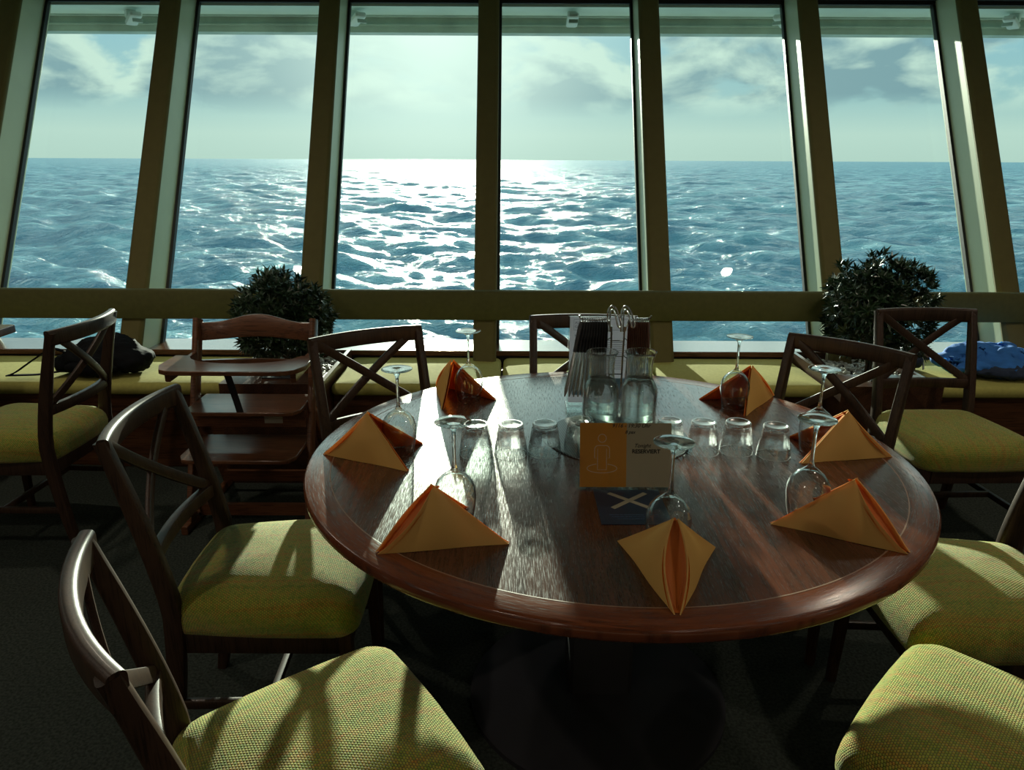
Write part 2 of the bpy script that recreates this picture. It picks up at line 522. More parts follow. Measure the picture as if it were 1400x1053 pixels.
# ================================================================== geometry helpers
class MB:
    def __init__(s):
        s.v, s.f, s.m = [], [], []

    def add(s, vs, fs, mi=0):
        o = len(s.v)
        s.v += [tuple(v) for v in vs]
        s.f += [tuple(i + o for i in f) for f in fs]
        s.m += [mi] * len(fs)
        return s

    def box(s, c, d, rot=None, mi=0, bev=0.0):
        hx, hy, hz = d[0] / 2, d[1] / 2, d[2] / 2
        b = min(bev, hx * .9, hy * .9, hz * .9)
        R = rot or Matrix.Identity(3)
        c = Vector(c)
        if b <= 0:
            vs = [c + R @ Vector((x * hx, y * hy, z * hz)) for x in (-1, 1) for y in (-1, 1) for z in (-1, 1)]
            fs = [(0, 1, 3, 2), (4, 6, 7, 5), (0, 4, 5, 1), (2, 3, 7, 6), (0, 2, 6, 4), (1, 5, 7, 3)]
            return s.add(vs, fs, mi)
        # chamfered box: rings
        def ring(hx, hy, z, cb):
            return [(-hx + cb, -hy, z), (hx - cb, -hy, z), (hx, -hy + cb, z), (hx, hy - cb, z),
                    (hx - cb, hy, z), (-hx + cb, hy, z), (-hx, hy - cb, z), (-hx, -hy + cb, z)]
        rs = [ring(hx - b, hy - b, -hz, b * .4), ring(hx - b * .3, hy - b * .3, -hz + b * .3, b * .8), ring(hx, hy, -hz + b, b), ring(hx, hy, hz - b, b),
              ring(hx - b * .3, hy - b * .3, hz - b * .3, b * .8), ring(hx - b, hy - b, hz, b * .4)]
        vs = [c + R @ Vector(p) for r in rs for p in r]
        fs = []
        for i in range(len(rs) - 1):
            for j in range(8):
                a, d2 = i * 8 + j, i * 8 + (j + 1) % 8
                fs.append((a, d2, d2 + 8, a + 8))
        fs.append(tuple(range(7, -1, -1)))
        e = (len(rs) - 1) * 8
        fs.append(tuple(range(e, e + 8)))
        return s.add(vs, fs, mi)

    def loft(s, rings, mi=0, cap0=True, cap1=True, closed=True):
        n = len(rings[0])
        vs = [p for r in rings for p in r]
        fs = []
        for i in range(len(rings) - 1):
            for j in range(n if closed else n - 1):
                a = i * n + j
                b = i * n + (j + 1) % n
                fs.append((a, b, b + n, a + n))
        if cap0:
            fs.append(tuple(range(n - 1, -1, -1)))
        if cap1:
            e = (len(rings) - 1) * n
            fs.append(tuple(range(e, e + n)))
        return s.add(vs, fs, mi)

    def lathe(s, prof, seg=40, c=(0, 0, 0), mi=0, mod=None):
        """prof: list of (r, z) ; mod(angle, i) -> radius factor ; mi may be a list per band"""
        vs, fs, ms = [], [], []
        for i, (r, z) in enumerate(prof):
            for j in range(seg):
                a = 2 * PI * j / seg
                q = r * (mod(a, i) if mod else 1)
                vs.append((c[0] + q * math.cos(a), c[1] + q * math.sin(a), c[2] + z))
        o = len(s.v)
        s.v += vs
        for i in range(len(prof) - 1):
            for j in range(seg):
                a = i * seg + j
                b = i * seg + (j + 1) % seg
                s.f.append((o + a, o + b, o + b + seg, o + a + seg))
                s.m.append(mi[i] if isinstance(mi, list) else mi)
        return s

    def sweep(s, path, wh, side=(1, 0, 0), mi=0, rnd=0.25, n=3, caps=True):
        """rounded rectangular section along a path. wh: (w along side, h) or list per point"""
        P = [Vector(p) for p in path]
        side = Vector(side)
        rings = []
        for i, p in enumerate(P):
            t = (P[min(i + 1, len(P) - 1)] - P[max(i - 1, 0)]).normalized()
            u = (side - t * side.dot(t)).normalized()
            v = t.cross(u)
            wd, ht = wh[i] if isinstance(wh, list) else wh
            rr = min(wd, ht) * rnd
            ring = []
            for cx, cy, a0 in ((1, 1, 0), (-1, 1, 90), (-1, -1, 180), (1, -1, 270)):
                for q in range(n):
                    a = math.radians(a0 + 90 * q / (n - 1))
                    ring.append(p + u * (cx * (wd / 2 - rr) + rr * math.cos(a)) + v * (cy * (ht / 2 - rr) + rr * math.sin(a)))
            rings.append(ring)
        return s.loft(rings, mi, caps, caps)

    def tube(s, path, r, seg=8, mi=0, caps=True):
        P = [Vector(p) for p in path]
        rings = []
        u = None
        for i, p in enumerate(P):
            t = (P[min(i + 1, len(P) - 1)] - P[max(i - 1, 0)]).normalized()
            if u is None:
                u = t.orthogonal().normalized()
            else:
                u = (u - t * u.dot(t)).normalized()
            v = t.cross(u)
            rr = r[i] if isinstance(r, (list, tuple)) else r
            rings.append([p + (u * math.cos(2 * PI * j / seg) + v * math.sin(2 * PI * j / seg)) * rr for j in range(seg)])
        return s.loft(rings, mi, caps, caps)

    def build(s, name, mats, parent=None, smooth=True, angle=35, loc=None, bevel=0):
        me = bpy.data.meshes.new(name)
        me.from_pydata([tuple(v) for v in s.v], [], s.f)
        for m in (mats if isinstance(mats, (list, tuple)) else [mats]):
            me.materials.append(m)
        for i, p in enumerate(me.polygons):
            p.material_index = s.m[i]
        if smooth:
            me.shade_smooth()
            try:
                me.set_sharp_from_angle(angle=math.radians(angle))
            except Exception:
                pass
        me.update()
        o = bpy.data.objects.new(name, me)
        COL.objects.link(o)
        if loc:
            o.location = loc
        if parent:
            o.parent = parent
        if bevel:
            b = o.modifiers.new('bevel', 'BEVEL')
            b.width = bevel
            b.segments = 2
        return o


def bez(p0, p1, p2, n=12):
    p0, p1, p2 = Vector(p0), Vector(p1), Vector(p2)
    return [(1 - t) ** 2 * p0 + 2 * t * (1 - t) * p1 + t * t * p2 for t in [i / n for i in range(n + 1)]]


def spline(pts, n=6):
    """Catmull-Rom"""
    P = [Vector(p) for p in pts]
    P = [P[0] * 2 - P[1]] + P + [P[-1] * 2 - P[-2]]
    out = []
    for i in range(1, len(P) - 2):
        for k in range(n):
            t = k / n
            a, b, c, d = P[i - 1], P[i], P[i + 1], P[i + 2]
            out.append(0.5 * ((2 * b) + (c - a) * t + (2 * a - 5 * b + 4 * c - d) * t * t + (3 * b - 3 * c + d - a) * t ** 3))
    out.append(P[-2])
    return out


def empty(name, loc=(0, 0, 0), rz=0.0):
    o = bpy.data.objects.new(name, None)
    o.empty_display_size = 0.1
    COL.objects.link(o)
    o.location = loc
    o.rotation_euler = (0, 0, rz)
    return o


def tag(o, label, cat, group=None, kind=None):
    o['label'] = label
    o['category'] = cat
    if group:
        o['group'] = group
    if kind:
        o['kind'] = kind
    return o


def struct(o):
    o['kind'] = 'structure'
    return o


def copy_tree(o, parent=None):
    c = o.copy()
    COL.objects.link(c)
    if parent:
        c.parent = parent
    for ch in list(o.children):
        copy_tree(ch, c)
    return c


def text(body, name, size, m, parent, loc, rot, align='LEFT', shear=0.0, ext=0.0002, spacing=1.0, bold=0.0):
    cu = bpy.data.curves.new(name, 'FONT')
    cu.body = body
    cu.size = size
    cu.align_x = align
    cu.shear = shear
    cu.extrude = ext
    cu.offset = bold
    cu.space_character = spacing
    tmp = bpy.data.objects.new(name, cu)
    COL.objects.link(tmp)
    me = bpy.data.meshes.new_from_object(tmp.evaluated_get(bpy.context.evaluated_depsgraph_get()))
    bpy.data.objects.remove(tmp)
    me.materials.clear()
    me.materials.append(m)
    o = bpy.data.objects.new(name, me)
    COL.objects.link(o)
    o.parent = parent
    o.location = loc
    o.rotation_euler = rot
    return o


# ================================================================== room shell
YB, ZB, LEAN = 4.03, 0.48, 0.554          # bottom of the glass, its height, outward lean
ZT = 2.415
def gy(z):
    return YB + LEAN * (z - ZB)

XL, XR, YBACK = -6.6, 6.6, -5.5
ZC = 2.47
struct(MB().box((0, (YBACK + 4.2) / 2, -0.05), (XR - XL, 4.2 - YBACK, 0.1)).build('floor', M['carpet'], smooth=False))
yt = gy(ZC)
struct(MB().box((0, (YBACK + yt + 0.1) / 2, ZC + 0.05), (XR - XL + 0.2, yt + 0.1 - YBACK, 0.1)).build('ceiling', M['ceil'], smooth=False))
struct(MB().box((0, YBACK - 0.05, ZC / 2), (XR - XL, 0.1, ZC)).build('wall_back', M['wall'], smooth=False))
for sx, nm in ((-1, 'wall_left'), (1, 'wall_right')):
    x = XL if sx < 0 else XR
    y0 = YBACK
    vs = []
    for xx in (x, x + sx * 0.1):
        vs += [(xx, y0, 0), (xx, gy(0) - 0.05, 0), (xx, gy(ZC) + 0.05, ZC), (xx, y0, ZC)]
    struct(MB().add(vs, [(0, 1, 2, 3), (7, 6, 5, 4), (0, 4, 5, 1), (1, 5, 6, 2), (2, 6, 7, 3), (3, 7, 4, 0)]).build(nm, M['wall'], smooth=False))
# wall under the windows
struct(MB().box((0, 4.10, 0.215), (XR - XL, 0.12, 0.43)).build('wall_front', M['basewood'], smooth=False))
# window header
struct(MB().box((0, gy(ZT + 0.035) - 0.06, ZT + 0.033), (XR - XL, 0.24, 0.044)).build('trim_1', M['gasket'], smooth=False))

MW, MD, SP, X0 = 0.115, 0.26, 0.943, -0.146
ks = list(range(-6, 8))
tn = 2
for k in ks:
    cx = X0 + SP * k
    z0, z1 = 0.40, ZC
    def slab(xa, xb, d0, d1):
        r = []
        for z in (z0, z1):
            r.append([(xa, gy(z) - d0, z), (xb, gy(z) - d0, z), (xb, gy(z) - d1, z), (xa, gy(z) - d1, z)])
        return MB().loft(r)
    o = slab(cx - MW / 2, cx + MW / 2, MD - 0.035, -0.06).build('trim_%d' % tn, M['casing'], smooth=False, bevel=0.004)
    struct(o)
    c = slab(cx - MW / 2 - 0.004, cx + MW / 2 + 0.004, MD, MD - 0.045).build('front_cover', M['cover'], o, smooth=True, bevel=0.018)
    tn += 1
for i, k in enumerate(ks[:-1]):
    xa = X0 + SP * k + MW / 2
    xb = X0 + SP * (k + 1) - MW / 2
    r = []
    for z in (0.44, ZT + 0.03):
        r.append([(xa - .01, gy(z), z), (xb + .01, gy(z), z), (xb + .01, gy(z) + 0.012, z), (xa - .01, gy(z) + 0.012, z)])
    pane = struct(MB().loft(r).build('window_%d' % (i + 1), M['winglass'], smooth=False))
    g = MB()
    for x0_, x1_ in ((xa - .002, xa + 0.016), (xb - 0.016, xb + .002)):
        rr = []
        for z in (0.44, ZT + 0.03):
            rr.append([(x0_, gy(z) - 0.014, z), (x1_, gy(z) - 0.014, z), (x1_, gy(z) + 0.02, z), (x0_, gy(z) + 0.02, z)])
        g.loft(rr)
    for z in (ZT - 0.002,):
        g.box(((xa + xb) / 2, gy(z) - 0.0, z), (xb - xa, 0.03, 0.02))
    g.build('window_frame', M['gasket'], pane, smooth=False)

# sill between the bench and the glass
struct(MB().box((0, (3.86 + 4.12) / 2, 0.465), (XR - XL, 4.12 - 3.86, 0.030), bev=0.004).build('trim_%d' % tn, M['sillwood'], smooth=False))
tn += 1
struct(MB().box((0, 3.885, 0.43), (XR - XL, 0.03, 0.045)).build('trim_%d' % tn, M['gasket'], smooth=False))
tn += 1

# padded rail in front of the posts
rr = MB()
pr_ = [(-0.035, 0.0), (-0.04, 0.02), (-0.04, 0.135), (-0.03, 0.152), (-0.01, 0.158), (0.012, 0.152), (0.02, 0.135), (0.02, 0.02), (0.01, 0.0)]
YR = 3.885
rings = []
nseg = 60
for i in range(nseg + 1):
    x = XL + (XR - XL) * i / nseg
    rings.append([(x, YR + a, 0.652 + b) for a, b in pr_])
rr.loft(rings)
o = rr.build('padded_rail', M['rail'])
tag(o, 'long olive padded rail running across the window posts above the bench', 'rail')

# ================================================================== ceiling lamps of the room
M['lampglow'], _k, _o = mat('warm_lamp_glass')
_e = _k.n('ShaderNodeEmission', i_Strength=2.5)
_e.inputs[0].default_value = (1.0, 0.80, 0.58, 1)
_k.l(_e.outputs[0], _o.inputs[0])


def ceiling_lamp():
    root = empty('ceiling_lamp')
    MB().lathe([(0.05, 0.0), (0.062, -0.004), (0.062, -0.012), (0.046, -0.014), (0.046, -0.002)], 40).build('trim_ring', M['lampmetal'], root)
    MB().lathe([(0.0005, -0.006), (0.045, -0.006)], 40).build('diffuser', M['lampglow'], root)
    return root


cl0 = ceiling_lamp()
n_ = 0
for yy in (-3.6, -1.2, 1.0, 2.9):
    for xx in (-5.2, -1.83, 1.83, 5.2):
        o = cl0 if n_ == 0 else copy_tree(cl0)
        o.location = (xx, yy, ZC)
        tag(o, 'round recessed ceiling lamp in the dining room ceiling', 'lamp', 'recessed ceiling lamps')
        ld = bpy.data.lights.new('lamp_light', 'AREA')
        ld.shape = 'DISK'
        ld.size = 0.09
        ld.energy = LAMP_W
        ld.color = (1.0, 0.86, 0.68)
        lo = bpy.data.objects.new('lamp_light', ld)
        COL.objects.link(lo)
        lo.parent = o
        lo.location = (0, 0, -0.022)
        n_ += 1

# ================================================================== bench
BY0, BY1 = 3.33, 3.86
PL = [(-1.335, -0.865), (1.50, 1.965)]     # planter niches
spans = [(-3.9, -2.86), (-2.85, -1.335), (-0.865, -0.055), (-0.05, 0.72), (0.725, 1.50), (1.965, 2.87), (2.875, 3.9)]
blabel = ['olive bench cushion at the far left end behind the neighbouring table',
          'olive bench cushion behind the leftmost chair with the black backpack',
          'olive bench cushion right of the left planter, behind the table',
          'olive bench cushion behind the middle chair and drinks menu',
          'olive bench cushion between the table and the right planter',
          'olive bench cushion under the blue jacket',
          'olive bench cushion at the far right end of the bench']
bb = empty('window_bench', (0, 0, 0))
tag(bb, 'brown wooden panelled base under the olive window bench', 'bench')
for a, b in ((-3.9, -1.335), (-0.865, 1.50), (1.965, 3.9)):
    MB().box(((a + b) / 2, 3.62, 0.195), (b - a, 0.47, 0.39), bev=0.004).build('base_panel', M['basewood'], bb, smooth=False)


def softbox(x0, x1, y0, y1, z0, z1, r, dome=0.0, nx=14, ny=8):
    """upholstered block with rounded edges"""
    mb = MB()
    w, d = (x1 - x0) / 2, (y1 - y0) / 2
    cx, cy = (x0 + x1) / 2, (y0 + y1) / 2
    def outline(inset):
        pts = []
        hw, hd = w - inset, d - inset
        c = min(r, hw, hd)
        for sx, sy, a0 in ((1, 1, 0), (-1, 1, 90), (-1, -1, 180), (1, -1, 270)):
            for q in range(5):
                a = math.radians(a0 + 22.5 * q)
                pts.append((cx + sx * (hw - c) + c * math.cos(a), cy + sy * (hd - c) + c * math.sin(a)))
        return pts
    rings = []
    for ins, z in ((0.01, z0), (0, z0 + 0.01), (0, z1 - r), (r * .13, z1 - r * .5), (r * .5, z1 - r * .13), (r, z1)):
        rings.append([(x, y, z) for x, y in outline(ins)])
    base = outline(r)
    for f, z in ((0.75, z1 + dome * .5), (0.4, z1 + dome * .85), (0.05, z1 + dome)):
        rings.append([(cx + (x - cx) * f, cy + (y - cy) * f, z) for x, y in base])
    mb.loft(rings)
    return mb


for (a, b), lb in zip(spans, blabel):
    o = softbox(a + .003, b - .003, BY0, BY1, 0.392, 0.448, 0.026, 0.006).build('bench_cushion', M['bench'], angle=60)
    tag(o, lb, 'cushion', 'olive cushions along the window bench')

# ================================================================== planters and plants
def plant(cx, cy, z0, r, hz, n_tip, seed, lean):
    rnd = random.Random(seed)
    root = empty('bushy_plant', (cx, cy, z0))
    st = MB()
    for i in range(7):
        a = rnd.uniform(0, 2 * PI)
        q = rnd.uniform(0.02, 0.10)
        st.tube(spline([(0.01 * math.cos(a), 0.01 * math.sin(a), -0.03), (q * .5 * math.cos(a), q * .5 * math.sin(a), 0.12), (q * math.cos(a), q * math.sin(a), 0.32)], 4), 0.006, 6)
    st.build('stem', M['bark'], root)
    lf = MB()
    ctr = Vector((0, 0, hz))
    for i in range(n_tip):
        # even directions over the ball
        zc = rnd.uniform(-0.85, 1)
        a = rnd.uniform(0, 2 * PI)
        s_ = math.sqrt(max(0, 1 - zc * zc))
        d = Vector((s_ * math.cos(a), s_ * math.sin(a), zc))
        lump = 1 + 0.16 * math.sin(3.1 * a + lean) * s_ + 0.12 * math.sin(5 * zc + 2 * a)
        rad = r * lump * (rnd.uniform(0.78, 0.96) if i % 3 else rnd.uniform(0.45, 0.75))
        tip = ctr + Vector((d.x * rad, d.y * rad, d.z * rad * 1.0))
        ax = (d + Vector((rnd.uniform(-.5, .5), rnd.uniform(-.5, .5), rnd.uniform(0, .7)))).normalized()
        ux = ax.orthogonal().normalized()
        uy = ax.cross(ux)
        nl = rnd.randint(8, 12)
        for j in range(nl):
            b = 2 * PI * j / nl + rnd.uniform(-.3, .3)
            sp_ = rnd.uniform(0.35, 1.25)
            dr = (ax * math.cos(sp_) + (ux * math.cos(b) + uy * math.sin(b)) * math.sin(sp_)).normalized()
            L = rnd.uniform(0.035, 0.068)
            wd = rnd.uniform(0.0045, 0.0075)
            sd_ = dr.cross(ax)
            if sd_.length < 1e-3:
                continue
            sd_.normalize()
            nrm = sd_.cross(dr)
            p0 = tip + dr * 0.003
            p1 = tip + dr * L * .45 + nrm * 0.004
            p2 = tip + dr * L - nrm * 0.006
            lf.add([p0, p1 + sd_ * wd, p1 - nrm * 0.002, p1 - sd_ * wd, p2], [(0, 1, 2), (0, 2, 3), (1, 4, 2), (2, 4, 3)])
    lf.build('foliage', M['leaf'], root, smooth=False)
    return root


for idx, (a, b) in enumerate(PL):
    cx = (a + b) / 2
    root = empty('planter_box', (cx, 0, 0))
    w2 = (b - a) / 2
    mb = MB()
    t_ = 0.02
    ya, yb_ = 3.20, 3.85
    mb.box((-w2 + t_ / 2 + .001, (ya + yb_) / 2, 0.245), (t_, yb_ - ya, 0.49))
    mb.box((w2 - t_ / 2 - .001, (ya + yb_) / 2, 0.245), (t_, yb_ - ya, 0.49))
    mb.box((0, ya + t_ / 2, 0.245), (2 * w2 - 2 * t_, t_, 0.49))
    mb.box((0, yb_ - t_ / 2, 0.245), (2 * w2 - 2 * t_, t_, 0.49))
    mb.box((0, (ya + yb_) / 2, 0.02), (2 * w2 - 2 * t_, yb_ - ya - 2 * t_, 0.04))
    mb.build('box', M['planterwood'], root, smooth=False)
    MB().box((0, ya + 0.11, 0.482), (2 * w2 - 2 * t_, 0.18, 0.016), bev=0.003).build('front_ledge', M['planterwood'], root, smooth=False)
    MB().box((0.02, ya + 0.10, 0.4935), (0.17, 0.045, 0.007), bev=0.002).build('vent_strip', M['blackplastic'], root, smooth=False)
    MB().box((0, 3.56, 0.425), (2 * w2 - 2 * t_, 0.5, 0.04)).build('soil', M['soil'], root, smooth=False)
    rnd = random.Random(3 + idx)
    pb = MB()
    for i in range(520):
        x = rnd.uniform(-w2 + .03, w2 - .03)
        y = rnd.uniform(ya + .21, 3.81)
        s_ = rnd.uniform(.007, .014)
        pb.lathe([(0.0005, -s_ * .6), (s_ * .8, -s_ * .35), (s_, 0), (s_ * .75, s_ * .4), (0.0005, s_ * .6)], 6, (x, y, 0.448 + rnd.uniform(0, .012)))
    o = pb.build('pebbles', M['pebble'], root)
    o['kind'] = 'stuff'
    tag(root, 'dark wooden planter box with white pebbles %s' % ('set in the bench behind the wooden high chair' if idx == 0 else 'set in the bench beside the blue jacket'),
        'planter', 'planter boxes in the window bench')
p1 = plant(-1.145, 3.56, 0.45, 0.225, 0.265, 620, 11, 0.4)
tag(p1, 'bushy dark green plant behind the wooden high chair', 'plant', 'bushy plants in the window bench')
p2 = plant(1.775, 3.54, 0.45, 0.250, 0.325, 760, 23, 1.9)
tag(p2, 'larger bushy dark green plant at the right behind the crossed chair backs', 'plant', 'bushy plants in the window bench')


# ================================================================== chairs
def outline_trap(wf, wb, d, r, n=6):
    """rounded trapezoid, front at +y"""
    hw = {1: wf / 2, -1: wb / 2}
    pts = []
    for sx, sy, a0 in ((1, 1, 0), (-1, 1, 90), (-1, -1, 180), (1, -1, 270)):
        for q in range(n):
            a = math.radians(a0 + 90 * q / (n - 1))
            pts.append((sx * (hw[sy] - r) + r * math.cos(a), sy * (d / 2 - r) + r * math.sin(a)))
    # add midpoints on long edges, bulged a little
    out = []
    for i, p in enumerate(pts):
        out.append(p)
        if i % n == n - 1:
            q = pts[(i + 1) % len(pts)]
            for t in (0.25, 0.5, 0.75):
                m = (p[0] + (q[0] - p[0]) * t, p[1] + (q[1] - p[1]) * t)
                bul = 1 + 0.03 * math.sin(PI * t)
                out.append((m[0] * bul, m[1] * bul))
    return out


def make_chair():
    root = empty('cross_back_chair')
    ol = outline_trap(0.47, 0.41, 0.46, 0.055)
    rings = []
    for f, z in ((0.955, 0.385), (0.985, 0.390), (1.0, 0.402), (1.005, 0.425), (0.99, 0.447), (0.955, 0.463), (0.88, 0.480), (0.72, 0.493), (0.48, 0.502), (0.22, 0.506), (0.02, 0.507)):
        rings.append([(x * f, y * f, z) for x, y in ol])
    seat = MB().loft(rings).build('seat', M['weave'], root, angle=80)
    # cloth coordinates: flat on top, carried down the sides by arc length
    prof_ = [(r_[0][0] / ol[0][0], r_[0][2]) for r_ in rings]
    g_ = [0.0] * len(prof_)
    acc = prof_[-1][0]
    g_[-1] = acc
    for q in range(len(prof_) - 2, -1, -1):
        acc += math.hypot(prof_[q][0] - prof_[q + 1][0], (prof_[q][1] - prof_[q + 1][1]) / 0.22)
        g_[q] = acc
    uvl = seat.data.uv_layers.new(name='cloth')
    nn_ = len(ol)
    for lp in seat.data.loops:
        vi = lp.vertex_index
        ri, pi_ = divmod(vi, nn_)
        uvl.data[lp.index].uv = (ol[pi_][0] * g_[ri], ol[pi_][1] * g_[ri])
    # seat frame
    mb = MB()
    mb.box((0, 0.195, 0.358), (0.37, 0.022, 0.055), bev=0.004)
    mb.box((0, -0.205, 0.358), (0.33, 0.022, 0.055), bev=0.004)
    for s in (-1, 1):
        mb.box((s * 0.193, 0, 0.358), (0.022, 0.38, 0.055), Matrix.Rotation(s * -0.05, 3, 'Z'), bev=0.004)
    mb.build('seat_frame', M['chairwood'], root)
    for s in (-1, 1):
        MB().sweep([(s * 0.205, 0.195, 0.39), (s * 0.207, 0.198, 0.2), (s * 0.210, 0.203, 0.0)],
                   [(0.036, 0.036), (0.032, 0.032), (0.026, 0.026)], (1, 0, 0)).build('leg', M['chairwood'], root)
    # rear legs run up into the back posts
    def back_y(z):
        if z < 0.45:
            return -0.205 - 0.055 * ((0.45 - z) / 0.45) ** 1.6
        return -0.205 - 0.10 * ((z - 0.45) / 0.44) ** 1.25
    for s in (-1, 1):
        P = []
        Wd = []
        for i in range(19):
            z = 0.880 * i / 18
            P.append((s * (0.190 + 0.008 * (z / .9)), back_y(z), z))
            Wd.append((0.030, 0.030 + 0.016 * math.sin(PI * min(1, z / 0.85))))
        MB().sweep(P, Wd, (1, 0, 0)).build('leg', M['chairwood'], root)
    # top rail, bowed backwards, its corners rounded into the posts
    def bow(x, z, k=0.034):
        return back_y(z) - k * (1 - (x / 0.20) ** 2)
    P = []
    for i in range(17):
        x = -0.209 + 0.418 * i / 16
        P.append((x, bow(x, 0.860), 0.860))
    MB().sweep(P, (0.026, 0.056), (0, 1, 0), rnd=0.35, n=4).build('top_rail', M['chairwood'], root)
    P = []
    for i in range(13):
        x = -0.19 + 0.38 * i / 12
        P.append((x, bow(x, 0.585, 0.024), 0.585))
    MB().sweep(P, (0.024, 0.040), (0, 1, 0)).build('lower_rail', M['chairwood'], root)
    # the two crossing bars
    for s in (-1, 1):
        P = []
        for i in range(17):
            t = i / 16
            x = s * (-0.180 + 0.360 * t)
            z = 0.60 + 0.262 * t + 0.018 * math.sin(PI * t) * (1 if t > .5 else -1) * 0
            P.append((x, bow(x, z, 0.028) + (0.004 if s > 0 else -0.004), z))
        MB().sweep(P, (0.013, 0.030), (0, 1, 0), rnd=0.3).build('cross_bar', M['chairwood'], root)
    for s in (-1, 1):
        MB().sweep([(s * 0.208, 0.195, 0.19), (s * 0.197, -0.235, 0.19)], (0.018, 0.024), (1, 0, 0)).build('stretcher', M['chairwood'], root)
    MB().sweep([(-0.20, 0.0, 0.19), (0.20, 0.0, 0.19)], (0.018, 0.024), (0, 1, 0)).build('stretcher', M['chairwood'], root)
    return root


def chair_rz(fx, fy):          # local +y turns to (fx, fy)
    return math.atan2(fy, fx) - PI / 2


# back-rail midpoint, facing, label
chairs = [
    ((-1.595, 2.725), (-1, 0.03), 'dark cross back chair at the far left facing the neighbouring table'),
    ((-0.926, 1.690), (1, 0.05), 'dark cross back chair left of the table, second from the camera, side on'),
    ((-0.608, 0.890), (0.837, 0.547), 'dark cross back chair nearest the camera at the lower left, back seen edge on'),
    ((-0.529, 2.567), (0.543, -0.84), 'dark cross back chair between the wooden high chair and the table'),
    ((0.28, 2.863), (0.0, -1), 'dark cross back chair on the window side of the table behind the drinks menu'),
    ((1.150, 2.425), (-0.72, -0.69), 'tilted looking dark cross back chair at the right rear of the table'),
    ((1.71, 3.03), (0.03, -1), 'dark cross back chair beside the bench in front of the larger plant'),
    ((1.47, 1.610), (-1, 0.03), 'dark cross back chair at the right frame edge, shadow bars across its seat'),
    ((1.134, 0.855), (-0.72, 0.69), 'dark cross back chair at the lower right corner, only its seat in view'),
]
proto = make_chair()
for i, ((bx, by), (fx, fy), lb) in enumerate(chairs):
    o = proto if i == 0 else copy_tree(proto)
    L = math.hypot(fx, fy)
    fx, fy = fx / L, fy / L
    o.location = (bx + fx * 0.325, by + fy * 0.325, 0)
    o.rotation_euler = (0, 0, chair_rz(fx, fy))
    tag(o, lb, 'chair', 'cross back dining chairs with green woven seats')

# ================================================================== round table
TX, TY, TR, TZ = 0.2455, 1.770, 0.757, 0.75
tb = empty('round_table', (TX, TY, 0))
tag(tb, 'large round reddish brown wooden dining table set with glasses and napkins', 'table')
R_in = TR - 0.062
MB().lathe([(0.0005, TZ), (R_in, TZ)], 128).build('tabletop', M['tabletop'], tb, smooth=False)
MB().lathe([(R_in + .0006, TZ - .0006), (R_in + 0.0012, TZ), (TR - 0.010, TZ), (TR - 0.004, TZ - 0.002), (TR, TZ - 0.008), (TR, TZ - 0.022), (TR - 0.004, TZ - 0.028), (TR - 0.014, TZ - 0.032), (0.0005, TZ - 0.032)], 160).build('edge_band', M['tablerim'], tb)
MB().lathe([(0.0005, TZ - .033), (0.70, TZ - .033), (0.70, TZ - .052), (0.0005, TZ - .052)], 96).build('apron', M['chairwood'], tb)
MB().lathe([(R_in - 0.001, TZ + .0001), (R_in - 0.001, TZ + .0003), (R_in + 0.0016, TZ + .0003), (R_in + 0.0016, TZ + .0001)], 160).build('inlay_line', M['inlay'], tb, smooth=False)
mb = MB()
mb.box((0, 0, 0.380), (0.17, 0.17, 0.64), Matrix.Rotation(0.0, 3, 'Z'), bev=0.01)
mb.build('pedestal', M['pedestal'], tb)
MB().lathe([(0.0005, 0.0), (0.36, 0.0), (0.36, 0.015), (0.345, 0.025), (0.12, 0.055), (0.0005, 0.055)], 64).build('foot_plate', M['pedestal'], tb)

# neighbouring table at the far left
nt = empty('square_table', (-2.66, 2.83, 0))
tag(nt, 'corner of a neighbouring brown wooden table at the far left edge', 'table')
MB().box((0, 0, 0.733), (0.84, 0.84, 0.035), bev=0.004).build('tabletop', M['sillwood'], nt, smooth=False)
MB().box((0, 0, 0.37), (0.10, 0.10, 0.69), bev=0.006).build('pedestal', M['pedestal'], nt)
MB().box((0, 0, 0.0125), (0.5, 0.5, 0.025), bev=0.006).build('foot_plate', M['pedestal'], nt)

# ================================================================== round mat
o = MB().lathe([(0.0005, 0), (0.19, 0), (0.194, 0.0015), (0.192, 0.004), (0.0005, 0.004)], 96).build('round_mat', M['mat'], loc=(0.285, 1.868, TZ))
tag(o, 'round dark perforated mat under the carafes and cutlery stand', 'mat')

